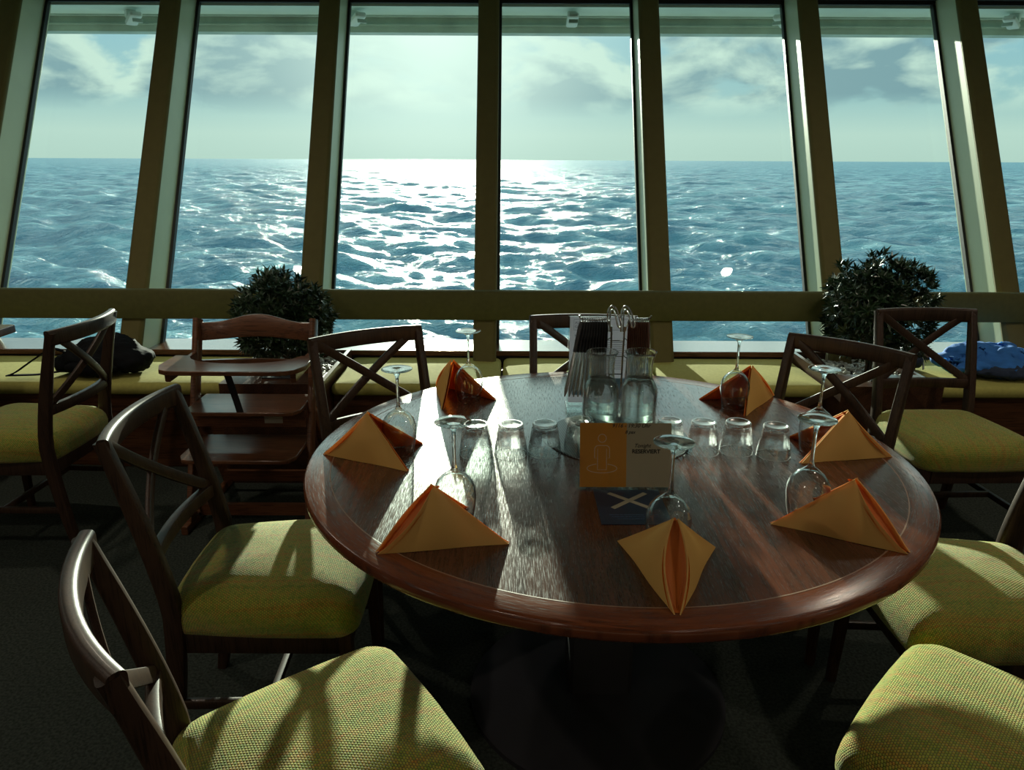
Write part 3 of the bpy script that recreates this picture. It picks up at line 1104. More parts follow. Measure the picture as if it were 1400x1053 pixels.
# ================================================================== tumblers
def make_tumbler():
    hgt = 0.082
    root = empty('tumbler')
    prof, mis = [], []
    # upside down: drinking rim on the table, thick base on top
    zs = [0.0, 0.0015, 0.010, 0.020, 0.028, 0.034, 0.040, 0.048, 0.056, 0.064, 0.070, 0.0735, 0.076, 0.0795, 0.082, 0.082, 0.0795, 0.0785]
    rs = [0.0420, 0.0430, 0.0422, 0.0410, 0.0398, 0.0388, 0.0377, 0.0366, 0.0354, 0.0342, 0.0328, 0.0310, 0.0318, 0.0318, 0.0300, 0.0260, 0.0240, 0.0005]
    prof = list(zip(rs, zs))
    def mod(a, i):
        z = zs[i]
        if z < 0.030 or z > 0.0715:
            return 1.0
        s_ = abs(math.sin(a * 5))         # ten flutes
        arch = 0.030 + 0.012 * (1 - s_) ** 1.0
        if z < arch:
            return 1.0
        k_ = min(1, (z - arch) / 0.006)
        return 1.0 - 0.11 * s_ * k_
    nb = len(prof) - 1
    mi = [2 if zs[i + 1] <= 0.002 else (0 if zs[i + 1] <= 0.030 else (1 if zs[i + 1] < 0.0745 else 2)) for i in range(nb)]
    m_ = MB().lathe(prof, 80, mi=mi, mod=mod)
    inner = [(0.0420, 0.0), (0.0408, 0.002), (0.0396, 0.020), (0.0372, 0.032), (0.0335, 0.045), (0.0305, 0.056), (0.027, 0.0615), (0.018, 0.0640), (0.0005, 0.0645)]
    m_.lathe(inner, 80, mi=[2, 0, 0, 1, 1, 1, 1, 1])
    m_.build('glass_body', [M['glass'], M['tumbler'], M['rimglass']], root, angle=50)
    return root


tum = [(-0.091, 1.750), (-0.002, 1.752), (0.084, 1.758), (0.176, 1.772), (0.405, 1.772), (0.492, 1.773), (0.580, 1.774), (0.668, 1.748)]
tlab = ['upturned fluted glass tumbler at the left end of the row, next to a wine glass',
        'upturned fluted glass tumbler, second from the left of the row',
        'upturned fluted glass tumbler, third from the left of the row',
        'upturned fluted glass tumbler half hidden by the left edge of the reserved sign',
        'upturned fluted glass tumbler half hidden behind the right edge of the reserved sign',
        'upturned fluted glass tumbler, third from the right end of the row',
        'upturned fluted glass tumbler, second from the right end of the row',
        'upturned fluted glass tumbler at the right end of the row']
tp = make_tumbler()
for i, ((x, y), lb) in enumerate(zip(tum, tlab)):
    o = tp if i == 0 else copy_tree(tp)
    o.location = (x, y, TZ + (0.0042 if math.hypot(x - .285, y - 1.868) < 0.16 else 0.0003))
    o.rotation_euler = (0, 0, 0.35 * i)
    tag(o, lb, 'tumbler', 'upturned fluted tumblers in a row')


# ================================================================== wine glasses
def make_wine():
    root = empty('wine_glass')
    B = MB()
    outer = [(0.0335, 0.0), (0.0347, 0.0014), (0.0385, 0.018), (0.0425, 0.042), (0.0440, 0.062), (0.0425, 0.078), (0.0370, 0.093), (0.0270, 0.105), (0.0160, 0.113), (0.0085, 0.119)]
    inner = [(0.0335, 0.0), (0.0330, 0.0012), (0.0375, 0.018), (0.0415, 0.042), (0.0430, 0.062), (0.0414, 0.077), (0.0360, 0.0912), (0.0258, 0.1025), (0.0140, 0.1085), (0.0005, 0.1100)]
    B.lathe(outer, 56, mi=[1] + [0] * (len(outer) - 2))
    B.lathe(inner, 56)
    B.build('bowl', [M['glass'], M['rimglass']], root, angle=60)
    MB().lathe([(0.0084, 0.119), (0.0055, 0.124), (0.0040, 0.135), (0.0036, 0.160), (0.0038, 0.190), (0.0050, 0.203), (0.0090, 0.211)], 20).build('stem', M['solid'], root, angle=60)
    MB().lathe([(0.0090, 0.211), (0.0200, 0.2165), (0.0370, 0.2205), (0.0385, 0.2215), (0.0382, 0.2228), (0.0365, 0.2232), (0.0150, 0.2222), (0.0005, 0.2215)], 56).build('foot', M['solid'], root, angle=60)
    return root


wine = [((-0.134, 2.185), 'upturned wine glass at the rear left by the window side of the table'),
        ((-0.286, 1.757), 'upturned wine glass at the left edge of the table, behind the left napkin'),
        ((-0.116, 1.375), 'upturned wine glass behind the front left napkin, beside the tumblers'),
        ((0.300, 1.270), 'upturned wine glass at the front centre, in front of the reserved sign'),
        ((0.616, 1.400), 'upturned wine glass behind the front right napkin'),
        ((0.783, 1.776), 'upturned wine glass at the right, behind the front right wine glass'),
        ((0.674, 2.128), 'upturned wine glass at the rear right of the table')]
wp = make_wine()
for i, ((x, y), lb) in enumerate(wine):
    o = wp if i == 0 else copy_tree(wp)
    o.location = (x, y, TZ + 0.0003)
    tag(o, lb, 'wine glass', 'upturned wine glasses around the table')


# ================================================================== napkins
def make_napkin(seed, open_=0.0):
    rnd = random.Random(seed)
    root = empty('folded_napkin')
    A = Vector((0.006, 0, 0.116))
    Pn = Vector((0.128, 0, 0.0))
    out_l, in_l = MB(), MB()
    N, K = 16, 12
    for s in (-1, 1):
        Q = Vector((-0.112, s * 0.090, 0.0))
        for layer, (mb, off, sl) in enumerate(((out_l, 0.0, 0.0), (in_l, 0.0055, 0.004))):
            sheets = []
            for side in (0, 1):
                th = off + (0.0022 if side else 0.0)
                g = []
                for i in range(N + 1):
                    u = i / N                      # 0 spine .. 1 open edge
                    row = []
                    for j in range(K + 1):
                        v = j / K                  # 0 apex .. 1 table
                        top = A + Vector((0, s * 0.0008, 0))
                        # line along the table from Pn to Q
                        e = Pn.lerp(Q, u)
                        p = top.lerp(e, v)
                        nrm = (Pn - A).cross(Q - A)
                        nrm.normalize()
                        if nrm.y * s < 0:
                            nrm = -nrm
                        bul = 0.013 * math.sin(PI * min(1, u * 1.15)) * math.sin(PI * min(1.0, v * .9 + .05)) * (1 - .3 * u)
                        # roll the spine edge outwards and in to make the channel
                        ch = 0.022 * math.exp(-(u / 0.12) ** 2) * math.sin(PI * min(1, v * 0.93))
                        bul += 0.0018 * math.sin(9 * u + 4 * v + seed) * v
                        q = p + nrm * (bul - th)
                        q.y += s * (ch * 0.75 + 0.0035 + sl * (1 - u) * 0)
                        q.x -= ch * 0.28 + (0.010 * layer * (1 - u)) + layer * 0.002
                        q.z -= layer * 0.0035 * (1 - v)
                        q.z = max(q.z, 0.0006)
                        row.append(q)
                    g.append(row)
                sheets.append(g)
            o_, i_ = sheets
            vs, fs = [], []
            W1 = K + 1
            for g in (o_, i_):
                for row in g:
                    vs += row
            base = (N + 1) * W1
            for i in range(N):
                for j in range(K):
                    a = i * W1 + j
                    fs.append((a, a + 1, a + W1 + 1, a + W1))
                    fs.append((base + a, base + a + W1, base + a + W1 + 1, base + a + 1))
            for j in range(K):
                fs.append((j, base + j, base + j + 1, j + 1))
                a = N * W1 + j
                fs.append((a, a + 1, base + a + 1, base + a))
            for i in range(N):
                a = i * W1 + K
                fs.append((a, base + a, base + a + W1, a + W1))
                a = i * W1
                fs.append((a, a + W1, base + a + W1, base + a))
            mb.add(vs, fs)
    # folded channel floor between the two halves
    ch = MB()
    rows = []
    for j in range(K + 1):
        v = j / K
        p = A.lerp(Pn, v)
        wdt = 0.0195 * math.sin(PI * min(1, v * 0.93)) + 0.004
        row = []
        for i in range(9):
            t = -1 + i / 4
            row.append((p.x - 0.008 - 0.010 * (1 - t * t) * math.sin(PI * v), t * wdt, max(0.0007, p.z - 0.006 - 0.006 * (1 - t * t) * math.sin(PI * v))))
        rows.append(row)
    vs = [p for r in rows for p in r]
    fs = []
    for j in range(K):
        for i in range(8):
            a = j * 9 + i
            fs.append((a, a + 1, a + 10, a + 9))
    ch.add(vs, fs)
    in_l.add(ch.v, ch.f)
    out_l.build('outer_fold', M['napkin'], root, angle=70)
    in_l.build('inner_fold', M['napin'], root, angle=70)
    return root


# (tip towards the chair, bearing of the tip, label)
nap = [((-0.250, 2.352), 120.0, 'amber folded napkin at the rear left of the table, opening towards the camera'),
       ((-0.483, 1.747), 175.6, 'amber pyramid napkin at the left edge of the table'),
       ((-0.259, 1.249), 210.0, 'amber pyramid napkin at the front left, red fold along its left edge'),
       ((0.275, 1.052), 263.2, 'amber pyramid napkin at the front centre with its fold channel towards the camera'),
       ((0.765, 1.256), 311.0, 'amber pyramid napkin at the front right, red fold along its right edge'),
       ((0.972, 1.745), 350.0, 'amber pyramid napkin at the right edge of the table behind the front right one'),
       ((0.842, 2.258), 32.5, 'amber folded napkin at the rear right of the table')]
np_ = make_napkin(1)
for i, ((x, y), deg, lb) in enumerate(nap):
    o = np_ if i == 0 else copy_tree(np_)
    a = math.radians(deg)
    o.location = (x - 0.128 * math.cos(a), y - 0.128 * math.sin(a), TZ)
    o.rotation_euler = (0, 0, a)
    tag(o, lb, 'napkin', 'amber napkins folded into pyramids')


# ================================================================== carafes
def make_carafe(seed):
    root = empty('water_carafe')
    outer = [(0.0005, 0.0), (0.044, 0.0), (0.0475, 0.004), (0.0480, 0.012), (0.0482, 0.13), (0.0475, 0.140), (0.0435, 0.153), (0.0375, 0.165), (0.0335, 0.174), (0.0322, 0.186), (0.0322, 0.205), (0.0335, 0.221), (0.0375, 0.234), (0.0405, 0.240), (0.0410, 0.2425), (0.0400, 0.2435)]
    inner = [(0.0400, 0.2435), (0.0382, 0.241), (0.0350, 0.233), (0.0312, 0.221), (0.0298, 0.205), (0.0298, 0.186), (0.0310, 0.174), (0.0350, 0.165), (0.0412, 0.152), (0.0452, 0.139), (0.0458, 0.13), (0.0456, 0.014), (0.040, 0.010), (0.0005, 0.009)]
    B = MB().lathe(outer, 64, mi=[0 if q[1] < 0.17 else 1 for q in outer[:-1]])
    B.lathe(inner, 64, mi=[0 if q[1] < 0.18 else 1 for q in inner[:-1]])
    B.build('glass_body', [M['glass'], M['solid']], root, angle=60)
    wtr = [(0.0005, 0.0095), (0.040, 0.0105), (0.0452, 0.0145), (0.0454, 0.13), (0.0448, 0.139), (0.0408, 0.152), (0.0347, 0.165), (0.0330, 0.1690), (0.0320, 0.1680), (0.0005, 0.1680)]
    MB().lathe(wtr, 64).build('water', M['water'], root, angle=50)
    # beads of condensation on the outside
    rnd = random.Random(seed)
    d = MB()
    for i in range(170):
        a = rnd.uniform(0, 2 * PI)
        z = rnd.uniform(0.02, 0.205)
        r_ = float(np.interp(z, [p[1] for p in outer[3:]], [p[0] for p in outer[3:]]))
        q = rnd.uniform(0.0006, 0.0017)
        c = (r_ * math.cos(a), r_ * math.sin(a), z)
        d.lathe([(0.0001, -q), (q * .7, -q * .7), (q, 0), (q * .7, q * .7), (0.0001, q)], 6, c)
    o = d.build('condensation', M['solid'], root)
    o['kind'] = 'stuff'
    return root


for i, (x, y, lb) in enumerate(((0.234, 1.846, 'left glass water carafe with a flared neck behind the reserved sign'),
                                (0.334, 1.848, 'right glass water carafe with a flared neck behind the reserved sign'))):
    o = make_carafe(5 + i)
    o.location = (x, y, TZ + 0.0042)
    tag(o, lb, 'carafe', 'pair of water carafes')

# ================================================================== reserved sign
# L-shaped holder: panel leaning back, short foot behind
sg = empty('reserved_sign', (0.2595, 1.538, TZ))
tag(sg, 'orange and grey RESERVIERT table sign in a clear holder', 'sign')
SGW, SGH = 0.212, 0.156
tilt = math.radians(-14)
Rx = Matrix.Rotation(tilt, 3, 'X')
pn = MB()
for yy in (0.0, 0.0042):
    pn.box(Rx @ Vector((0, yy, SGH / 2)) + Vector((0, 0, .001)), (SGW + 0.010, 0.0016, SGH), Rx)
pn.box((0, 0.036, 0.0015), (SGW + 0.010, 0.076, 0.002))
pn.build('holder', M['acrylic'], sg, smooth=False)
cd_ = empty('x', (0, 0, 0))
bpy.data.objects.remove(cd_)
card = MB()
cw = SGW / 2 - .002
def cardplane(x0, x1, z0, z1, y0, mi=0, mb=None, th=0.0006):
    mb = mb or card
    mb.box(Rx @ Vector(((x0 + x1) / 2, y0, (z0 + z1) / 2)), (x1 - x0, th, z1 - z0), Rx, mi)
cardplane(-cw, cw * 0.02, 0.006, SGH - .003, 0.0020)
cardplane(cw * 0.02, cw, 0.006, SGH - .003, 0.0020, 1)
card = card.build('card', [M['orangepaper'], M['greypaper']], sg, smooth=False)


def stroke(mb, pts, wd, y, closed=False):
    P = [Vector((p[0], p[1])) for p in pts]
    n = len(P)
    L = []
    for i, p in enumerate(P):
        a = P[(i - 1) % n] if (closed or i > 0) else p
        b = P[(i + 1) % n] if (closed or i < n - 1) else p
        t = (b - a).normalized()
        nn = Vector((-t.y, t.x)) * wd / 2
        L.append((p + nn, p - nn))
    vs = []
    for a, b in L:
        vs += [Rx @ Vector((a.x, y, a.y)), Rx @ Vector((b.x, y, b.y))]
    fs = []
    for i in range(n if closed else n - 1):
        j = (i + 1) % n
        fs.append((2 * i, 2 * i + 1, 2 * j + 1, 2 * j))
    mb.add(vs, fs)


ic = MB()
icx, ics = -0.0535, 1.0
def arc(cx, cz, rx, rz, a0, a1, n=28):
    return [(cx + rx * math.cos(math.radians(a0 + (a1 - a0) * i / n)), cz + rz * math.sin(math.radians(a0 + (a1 - a0) * i / n))) for i in range(n + 1)]
YF = 0.0015
stroke(ic, arc(icx, 0.118, 0.0092, 0.0092, 0, 354), 0.0013, YF, True)
body = arc(icx - 0.0085, 0.0925, 0.0085, 0.0090, 180, 90, 8) + arc(icx + 0.0085, 0.0925, 0.0085, 0.0090, 90, 0, 8) + [(icx + 0.017, 0.073), (icx + 0.0102, 0.073), (icx + 0.0102, 0.046), (icx - 0.0102, 0.046), (icx - 0.0102, 0.073), (icx - 0.017, 0.073)]
stroke(ic, body, 0.0013, YF, True)
stroke(ic, [(icx - 0.0102, 0.073), (icx - 0.0102, 0.094)], 0.0009, YF)
stroke(ic, [(icx + 0.0102, 0.073), (icx + 0.0102, 0.094)], 0.0009, YF)
stroke(ic, arc(icx, 0.049, 0.034, 0.0105, 112, 428, 40), 0.0013, YF)
ic.build('person_icon', M['lineprint'], card, smooth=False)
RT = (PI / 2 + tilt, 0, 0)
def onsign(x, z):
    v = Rx @ Vector((x, YF, z))
    return (v.x, v.y, v.z)
text('RESERVIERT', 'lettering', 0.0128, M['ink'], card, onsign(0.0145, 0.084), RT, ext=0.0001, spacing=0.96, bold=0.0004)
text('9116 - 19:30 Uhr', 'lettering', 0.0125, M['ink'], card, onsign(-0.032, 0.143), RT, shear=0.3, ext=0.0001, bold=0.00015)
text('8 pax', 'lettering', 0.0105, M['ink'], card, onsign(-0.002, 0.129), RT, shear=0.3, ext=0.0001, bold=0.00015)
text('Tonight', 'lettering', 0.0120, M['ink'], card, onsign(0.019, 0.0975), RT, shear=0.35, ext=0.0001, bold=0.00015)

# leaflet with an X
lf = empty('navy_leaflet', (0.2600, 1.452, TZ + 0.0002))
tag(lf, 'dark blue leaflet printed with a pale X lying in front of the reserved sign', 'leaflet')
lb_ = MB().box((0, 0, 0.0006), (0.148, 0.166, 0.0012)).build('sheet', M['navycard'], lf, smooth=False)
xm = MB()
for s in (-1, 1):
    a = s * 0.74
    Rz = Matrix.Rotation(a, 3, 'Z')
    xm.box((0.0, 0.028, 0.00135 + s * 0.0001), (0.112, 0.0115, 0.0003), Rz)
xm.build('x_mark', M['beige'], lf, smooth=False)
ln = MB()
for k_, (wd_, yy) in enumerate(((0.105, -0.040), (0.098, -0.049), (0.075, -0.058))):
    x = -wd_ / 2
    rnd = random.Random(k_)
    while x < wd_ / 2:
        q = rnd.uniform(0.004, 0.010)
        ln.box((x + q / 2, yy, 0.0013), (q, 0.0022, 0.0003))
        x += q + 0.0022
ln.build('text_lines', M['bluetext'], lf, smooth=False)

# ================================================================== drinks menu in an acrylic stand
mn = empty('drinks_menu', (0.262, 2.10, TZ))
tag(mn, 'upright white drinks menu in a clear stand behind the carafes', 'menu')
mb = MB()
mb.box((0, -0.003, 0.145), (0.196, 0.002, 0.284))
mb.box((0, 0.003, 0.145), (0.196, 0.002, 0.284))
mb.build('stand', M['acrylic'], mn, smooth=False)
MB().box((0, 0, 0.010), (0.20, 0.065, 0.018), bev=0.002).build('stand_foot', M['acrylic'], mn, smooth=False)
sh = MB().box((0, 0, 0.155), (0.188, 0.0012, 0.262)).build('sheet', M['whitepaper'], mn, smooth=False)
RM = (PI / 2, 0, 0)
text('ALKOHOLFREIE\nGETRÄNKE', 'lettering', 0.0115, M['greyprint'], sh, (-0.080, -0.0010, 0.264), RM, ext=0.0001)
text('Heiß', 'lettering', 0.0125, M['greyprint'], sh, (-0.080, -0.0010, 0.226), RM, ext=0.0001)
bx = MB()
for (x0, x1, z0, z1) in ((-.083, .083, .2455, .2463), (-.083, .083, .2775, .2783), (-.083, -.0822, .2455, .2783), (.0822, .083, .2455, .2783)):
    bx.box(((x0 + x1) / 2, -0.001, (z0 + z1) / 2), (x1 - x0, 0.0003, z1 - z0))
rnd = random.Random(4)
for i in range(15):
    z = 0.215 - i * 0.0062
    wd_ = rnd.uniform(0.05, 0.075)
    for x0 in (-.08, .01):
        bx.box((x0 + wd_ / 2, -0.001, z), (wd_, 0.0003, 0.0014))
bx.build('printed_lines', M['greyprint'], sh, smooth=False)
pic = MB()
for (x, z, w_, h_, mi) in ((-.045, .075, .075, .055, 1), (-.062, .062, .018, .03, 0), (-.030, .085, .02, .03, 0), (.04, .07, .07, .06, 1), (-.012, .058, .012, .02, 2), (-.075, .095, .014, .012, 2)):
    pic.box((x, -0.0010 - 0.0001 * mi, z), (w_, 0.0003, h_), mi=mi)
pic.build('picture', [M['blueprint'], M['cyanprint'], M['yellowprint']], sh, smooth=False)

# ================================================================== cutlery stand
cs = empty('cutlery_stand', (0.287, 1.955, TZ + 0.0042))
tag(cs, 'chromed wire cutlery stand with a looped handle behind the carafes', 'cutlery stand')
MB().lathe([(0.0005, 0), (0.058, 0), (0.060, 0.002), (0.058, 0.006), (0.0005, 0.007)], 48).build('base', M['wire'], cs)
po = MB()
for s in (-1, 1):
    po.tube([(s * 0.016, 0, 0.006), (s * 0.016, 0, 0.20), (s * 0.018, 0, 0.285)], 0.0026, 8)
for z in (0.08, 0.15, 0.20, 0.245):
    po.tube([(-0.016, 0, z), (0.016, 0, z)], 0.0018, 6)
po.build('pole', M['wire'], cs)
# handle: two hairpin loops leaning forward
for s in (-1, 1):
    hd = MB()
    cx = s * 0.018 - 0.001
    pth = spline([(cx - 0.009, 0, 0.27), (cx - 0.011, -0.002, 0.318), (cx - 0.006, -0.004, 0.338), (cx + 0.002, -0.010, 0.342), (cx + 0.011, -0.018, 0.332), (cx + 0.020, -0.026, 0.305), (cx + 0.023, -0.028, 0.292), (cx + 0.017, -0.027, 0.288), (cx + 0.012, -0.024, 0.300), (cx + 0.006, -0.014, 0.325), (cx + 0.000, -0.004, 0.331), (cx - 0.004, 0, 0.318), (cx - 0.003, 0, 0.27)], 5)
    hd.tube(pth, 0.0024, 8)
    hd.build('handle', M['steel'], cs)
rails = {}
for s in (-1, 1):
    rl = MB()
    x0, x1 = s * 0.028, s * 0.100
    if s > 0:
        x1 = 0.082
    rl.tube(spline([(s * 0.016, 0, 0.262), (x0, 0, 0.300), (x0 + s * .01, 0, 0.304), ((x0 + x1) / 2, 0, 0.301), (x1, 0, 0.306), (x1 + s * 0.006, 0, 0.315)], 5), 0.0022, 8)
    for zz_ in (0.255, 0.205):
        rl.tube([(s * 0.016, 0, zz_), (x0, 0.014, zz_ - .012), (x1 * .9, 0.016, zz_ - .004)], 0.0015, 6)
    rl.build('arm', M['wire'], cs)


def make_knife():
    root = empty('hanging_knife')
    # hook ring, flat dark handle, steel blade; hangs down local -z, thin in x
    rg = MB()
    rg.tube([(0, 0.006 * math.cos(2 * PI * i / 12), 0.001 + 0.006 * math.sin(2 * PI * i / 12)) for i in range(13)], 0.0012, 6)
    rg.build('hook', M['steel'], root)
    MB().sweep([(0, 0, -0.004), (0, 0, -0.02), (0, 0, -0.06), (0, 0, -0.088)], [(0.0024, 0.010), (0.0028, 0.0145), (0.0028, 0.013), (0.0024, 0.011)], (1, 0, 0)).build('grip', M['blackplastic'], root)
    MB().sweep([(0, 0, -0.088), (0, 0, -0.12), (0, 0, -0.19), (0, 0, -0.212)], [(0.0018, 0.008), (0.0014, 0.013), (0.0012, 0.014), (0.0008, 0.004)], (1, 0, 0)).build('blade', M['steel'], root)
    return root


def make_fork():
    root = empty('hanging_fork')
    rg = MB()
    rg.tube([(0, 0.006 * math.cos(2 * PI * i / 12), 0.001 + 0.006 * math.sin(2 * PI * i / 12)) for i in range(13)], 0.0012, 6)
    rg.build('hook', M['steel'], root)
    MB().sweep([(0, 0, -0.004), (0, 0, -0.02), (0, 0, -0.06), (0, 0, -0.095)], [(0.0024, 0.010), (0.0026, 0.014), (0.0026, 0.012), (0.0022, 0.009)], (1, 0, 0)).build('grip', M['brownplastic'], root)
    f = MB()
    f.sweep([(0, 0, -0.095), (0, 0, -0.13), (0.002, 0, -0.145)], [(0.002, 0.006), (0.002, 0.008), (0.0018, 0.022)], (1, 0, 0))
    for k_ in range(4):
        y = -0.0093 + 0.0062 * k_
        f.sweep([(0.002, y, -0.143), (0.003, y, -0.17), (0.001, y, -0.188)], [(0.0016, 0.0028), (0.0015, 0.0026), (0.001, 0.0012)], (1, 0, 0))
    f.build('tines', M['steel'], root)
    return root


kn = make_knife()
fk = make_fork()
base = Vector((0.287, 1.955, TZ + 0.0042 + 0.302))
NK = 11
for i in range(NK):
    o = kn if i == 0 else copy_tree(kn)
    t = i / (NK - 1)
    o.location = base + Vector((-0.100 + 0.066 * t, -0.002, 0.000))
    spl = 0.30 * (1 - t) ** 1.3
    o.rotation_euler = (-0.03, spl, 0.70)
    tag(o, 'black handled knife hanging in the left fan of the cutlery stand', 'knife', 'knives hanging on the left arm')
for i in range(NK):
    o = fk if i == 0 else copy_tree(fk)
    t = i / (NK - 1)
    o.location = base + Vector((0.030 + 0.050 * t, -0.002, 0.000))
    spl = -0.10 * t ** 1.5
    o.rotation_euler = (-0.03, spl, -0.65)
    tag(o, 'brown handled fork hanging in the right fan of the cutlery stand', 'fork', 'forks hanging on the right arm')

# ================================================================== high chair
hc = empty('wooden_high_chair', (-1.085, 2.93, 0))
tag(hc, 'brown wooden child high chair with a tray in front of the plant', 'high chair')
HW = 0.245
for s in (-1, 1):
    # long slanting upright and floor runner
    P = [(s * HW, -0.17 + 0.30 * t, 0.02 + 0.80 * t) for t in [i / 8 for i in range(9)]]
    MB().sweep(P, (0.024, 0.062), (1, 0, 0), rnd=0.3).build('upright', M['highwood'], hc)
    MB().sweep([(s * HW, -0.24, 0.018), (s * HW, 0.27, 0.018)], (0.026, 0.036), (1, 0, 0)).build('runner', M['highwood'], hc)
    MB().sweep([(s * (HW - 0.003), -0.21, 0.665), (s * (HW - 0.003), 0.05, 0.675)], (0.022, 0.045), (1, 0, 0)).build('arm_support', M['highwood'], hc)
    MB().sweep([(s * HW, 0.24, 0.03), (s * HW, 0.02, 0.45)], (0.022, 0.045), (1, 0, 0)).build('brace', M['highwood'], hc)
# wavy back rail
rings = []
for i in range(25):
    t = -1 + i / 12
    x = t * (HW - 0.008)
    top = 0.805 + 0.032 * (0.5 + 0.5 * math.cos(PI * min(1, abs(t) * 1.25)))
    bot = 0.735 + 0.006 * math.cos(PI * t)
    y = 0.125 + 0.03 * (1 - t * t)
    rings.append([(x, y - 0.008, bot), (x, y + 0.008, bot), (x, y + 0.008, top - .004), (x, y + .004, top), (x, y - .004, top), (x, y - 0.008, top - .004)])
MB().loft(rings).build('back_rail', M['highwood'], hc, angle=50)
rings = []
for i in range(17):
    t = -1 + i / 8
    x = t * (HW - 0.008)
    y = 0.07 + 0.03 * (1 - t * t)
    rings.append([(x, y - 0.008, 0.60), (x, y + 0.008, 0.60), (x, y + 0.008, 0.655), (x, y - 0.008, 0.655)])
MB().loft(rings).build('lower_back_rail', M['highwood'], hc, angle=50)


def plate(name, y0, y1, z, hw, th, cut=0.0, rc=0.05):
    """board with rounded front corners and a hollowed back edge"""
    out = []
    for q in range(7):
        a = math.radians(180 + 90 * q / 6)
        out.append((-hw + rc + rc * math.cos(a), y0 + rc + rc * math.sin(a)))
    for q in range(7):
        a = math.radians(270 + 90 * q / 6)
        out.append((hw - rc + rc * math.cos(a), y0 + rc + rc * math.sin(a)))
    nb = 21
    back = []
    for i in range(nb):
        t = 1 - 2 * i / (nb - 1)
        x = t * hw
        y = y1 - (cut * math.sqrt(max(0, 1 - (t / 0.78) ** 2)) if cut and abs(t) < .78 else 0)
        back.append((x, y))
    # as strips between front line and back line for a clean mesh
    xs = [p[0] for p in back][::-1]
    ysb = [p[1] for p in back][::-1]
    fr = []
    for x in xs:
        e = abs(x) - (hw - rc)
        fr.append(y0 if e <= 0 else y0 + rc - math.sqrt(max(0, rc * rc - e * e)))
    rings = [[(x, a, z), (x, b, z), (x, b, z + th), (x, a, z + th)] for x, a, b in zip(xs, fr, ysb)]
    return MB().loft(rings).build(name, M['highwood'], hc, angle=40, bevel=0.003)


plate('tray', -0.27, -0.03, 0.685, 0.285, 0.018, 0.12, 0.09)
plate('seat', -0.16, 0.09, 0.485, HW - 0.014, 0.016, 0.0, 0.05)
plate('foot_rest', -0.27, 0.02, 0.325, HW - 0.014, 0.016, 0.0, 0.05)
MB().box((0, -0.10, 0.05), (2 * HW - 0.03, 0.02, 0.05)).build('floor_rail', M['highwood'], hc)
MB().box((0, 0.18, 0.08), (2 * HW - 0.03, 0.02, 0.05)).build('floor_rail', M['highwood'], hc)
MB().sweep(spline([(-0.01, -0.22, 0.688), (-0.012, -0.19, 0.64), (-0.008, -0.16, 0.56), (0.0, -0.15, 0.50)], 5), (0.028, 0.003), (1, 0, 0)).build('crotch_strap', M['strap'], hc)
MB().box((0.10, -0.062, 0.445), (0.075, 0.002, 0.045)).build('sticker', M['label'], hc, smooth=False)
MB().box((0.0, -0.052, 0.440), (2 * HW - .03, 0.016, 0.07)).build('seat_support', M['highwood'], hc, smooth=False)

# ================================================================== backpack on the left bench
bp = empty('backpack', (-2.02, 3.52, 0.456))
tag(bp, 'black backpack lying on the bench behind the leftmost chair', 'backpack')


def blob(parts, name, m, parent, sub=2, vox=0.012, seed=0, wr=0.0, wrs=20.0, zmin=None):
    """one continuous soft surface from overlapping ellipsoids (c, r)"""
    res = []
    P = [(Vector(c), Vector(r)) for c, r in parts]
    # metaball-like field on a grid, marched with bmesh via remesh of joined spheres
    import bmesh
    bm = bmesh.new()
    for c, r in P:
        mm = Matrix.Translation(c) @ Matrix.Diagonal((r.x, r.y, r.z, 1))
        bmesh.ops.create_uvsphere(bm, u_segments=24, v_segments=16, radius=1.0, matrix=mm)
    me = bpy.data.meshes.new(name)
    bm.to_mesh(me)
    bm.free()
    o = bpy.data.objects.new(name, me)
    COL.objects.link(o)
    md = o.modifiers.new('r', 'REMESH')
    md.mode = 'VOXEL'
    md.voxel_size = vox
    sm = o.modifiers.new('s', 'SMOOTH')
    sm.factor = 0.6
    sm.iterations = 5
    dg = bpy.context.evaluated_depsgraph_get()
    me2 = bpy.data.meshes.new_from_object(o.evaluated_get(dg))
    bpy.data.objects.remove(o)
    from mathutils import noise as N_
    for v in me2.vertices:
        p = v.co.copy()
        if wr:
            q = Vector((p.x * wrs, p.y * wrs * 1.3, p.z * wrs * 2.2)) + Vector((seed, seed, 0))
            d = N_.noise(q) + 0.5 * abs(N_.noise(q * 2.1)) * 2 - 0.3
            v.co = p + v.normal * d * wr
        if zmin is not None and v.co.z < zmin:
            v.co.z = zmin
    me2.materials.clear()
    me2.materials.append(m)
    me2.shade_smooth()
    o2 = bpy.data.objects.new(name, me2)
    COL.objects.link(o2)
    if parent:
        o2.parent = parent
    return o2


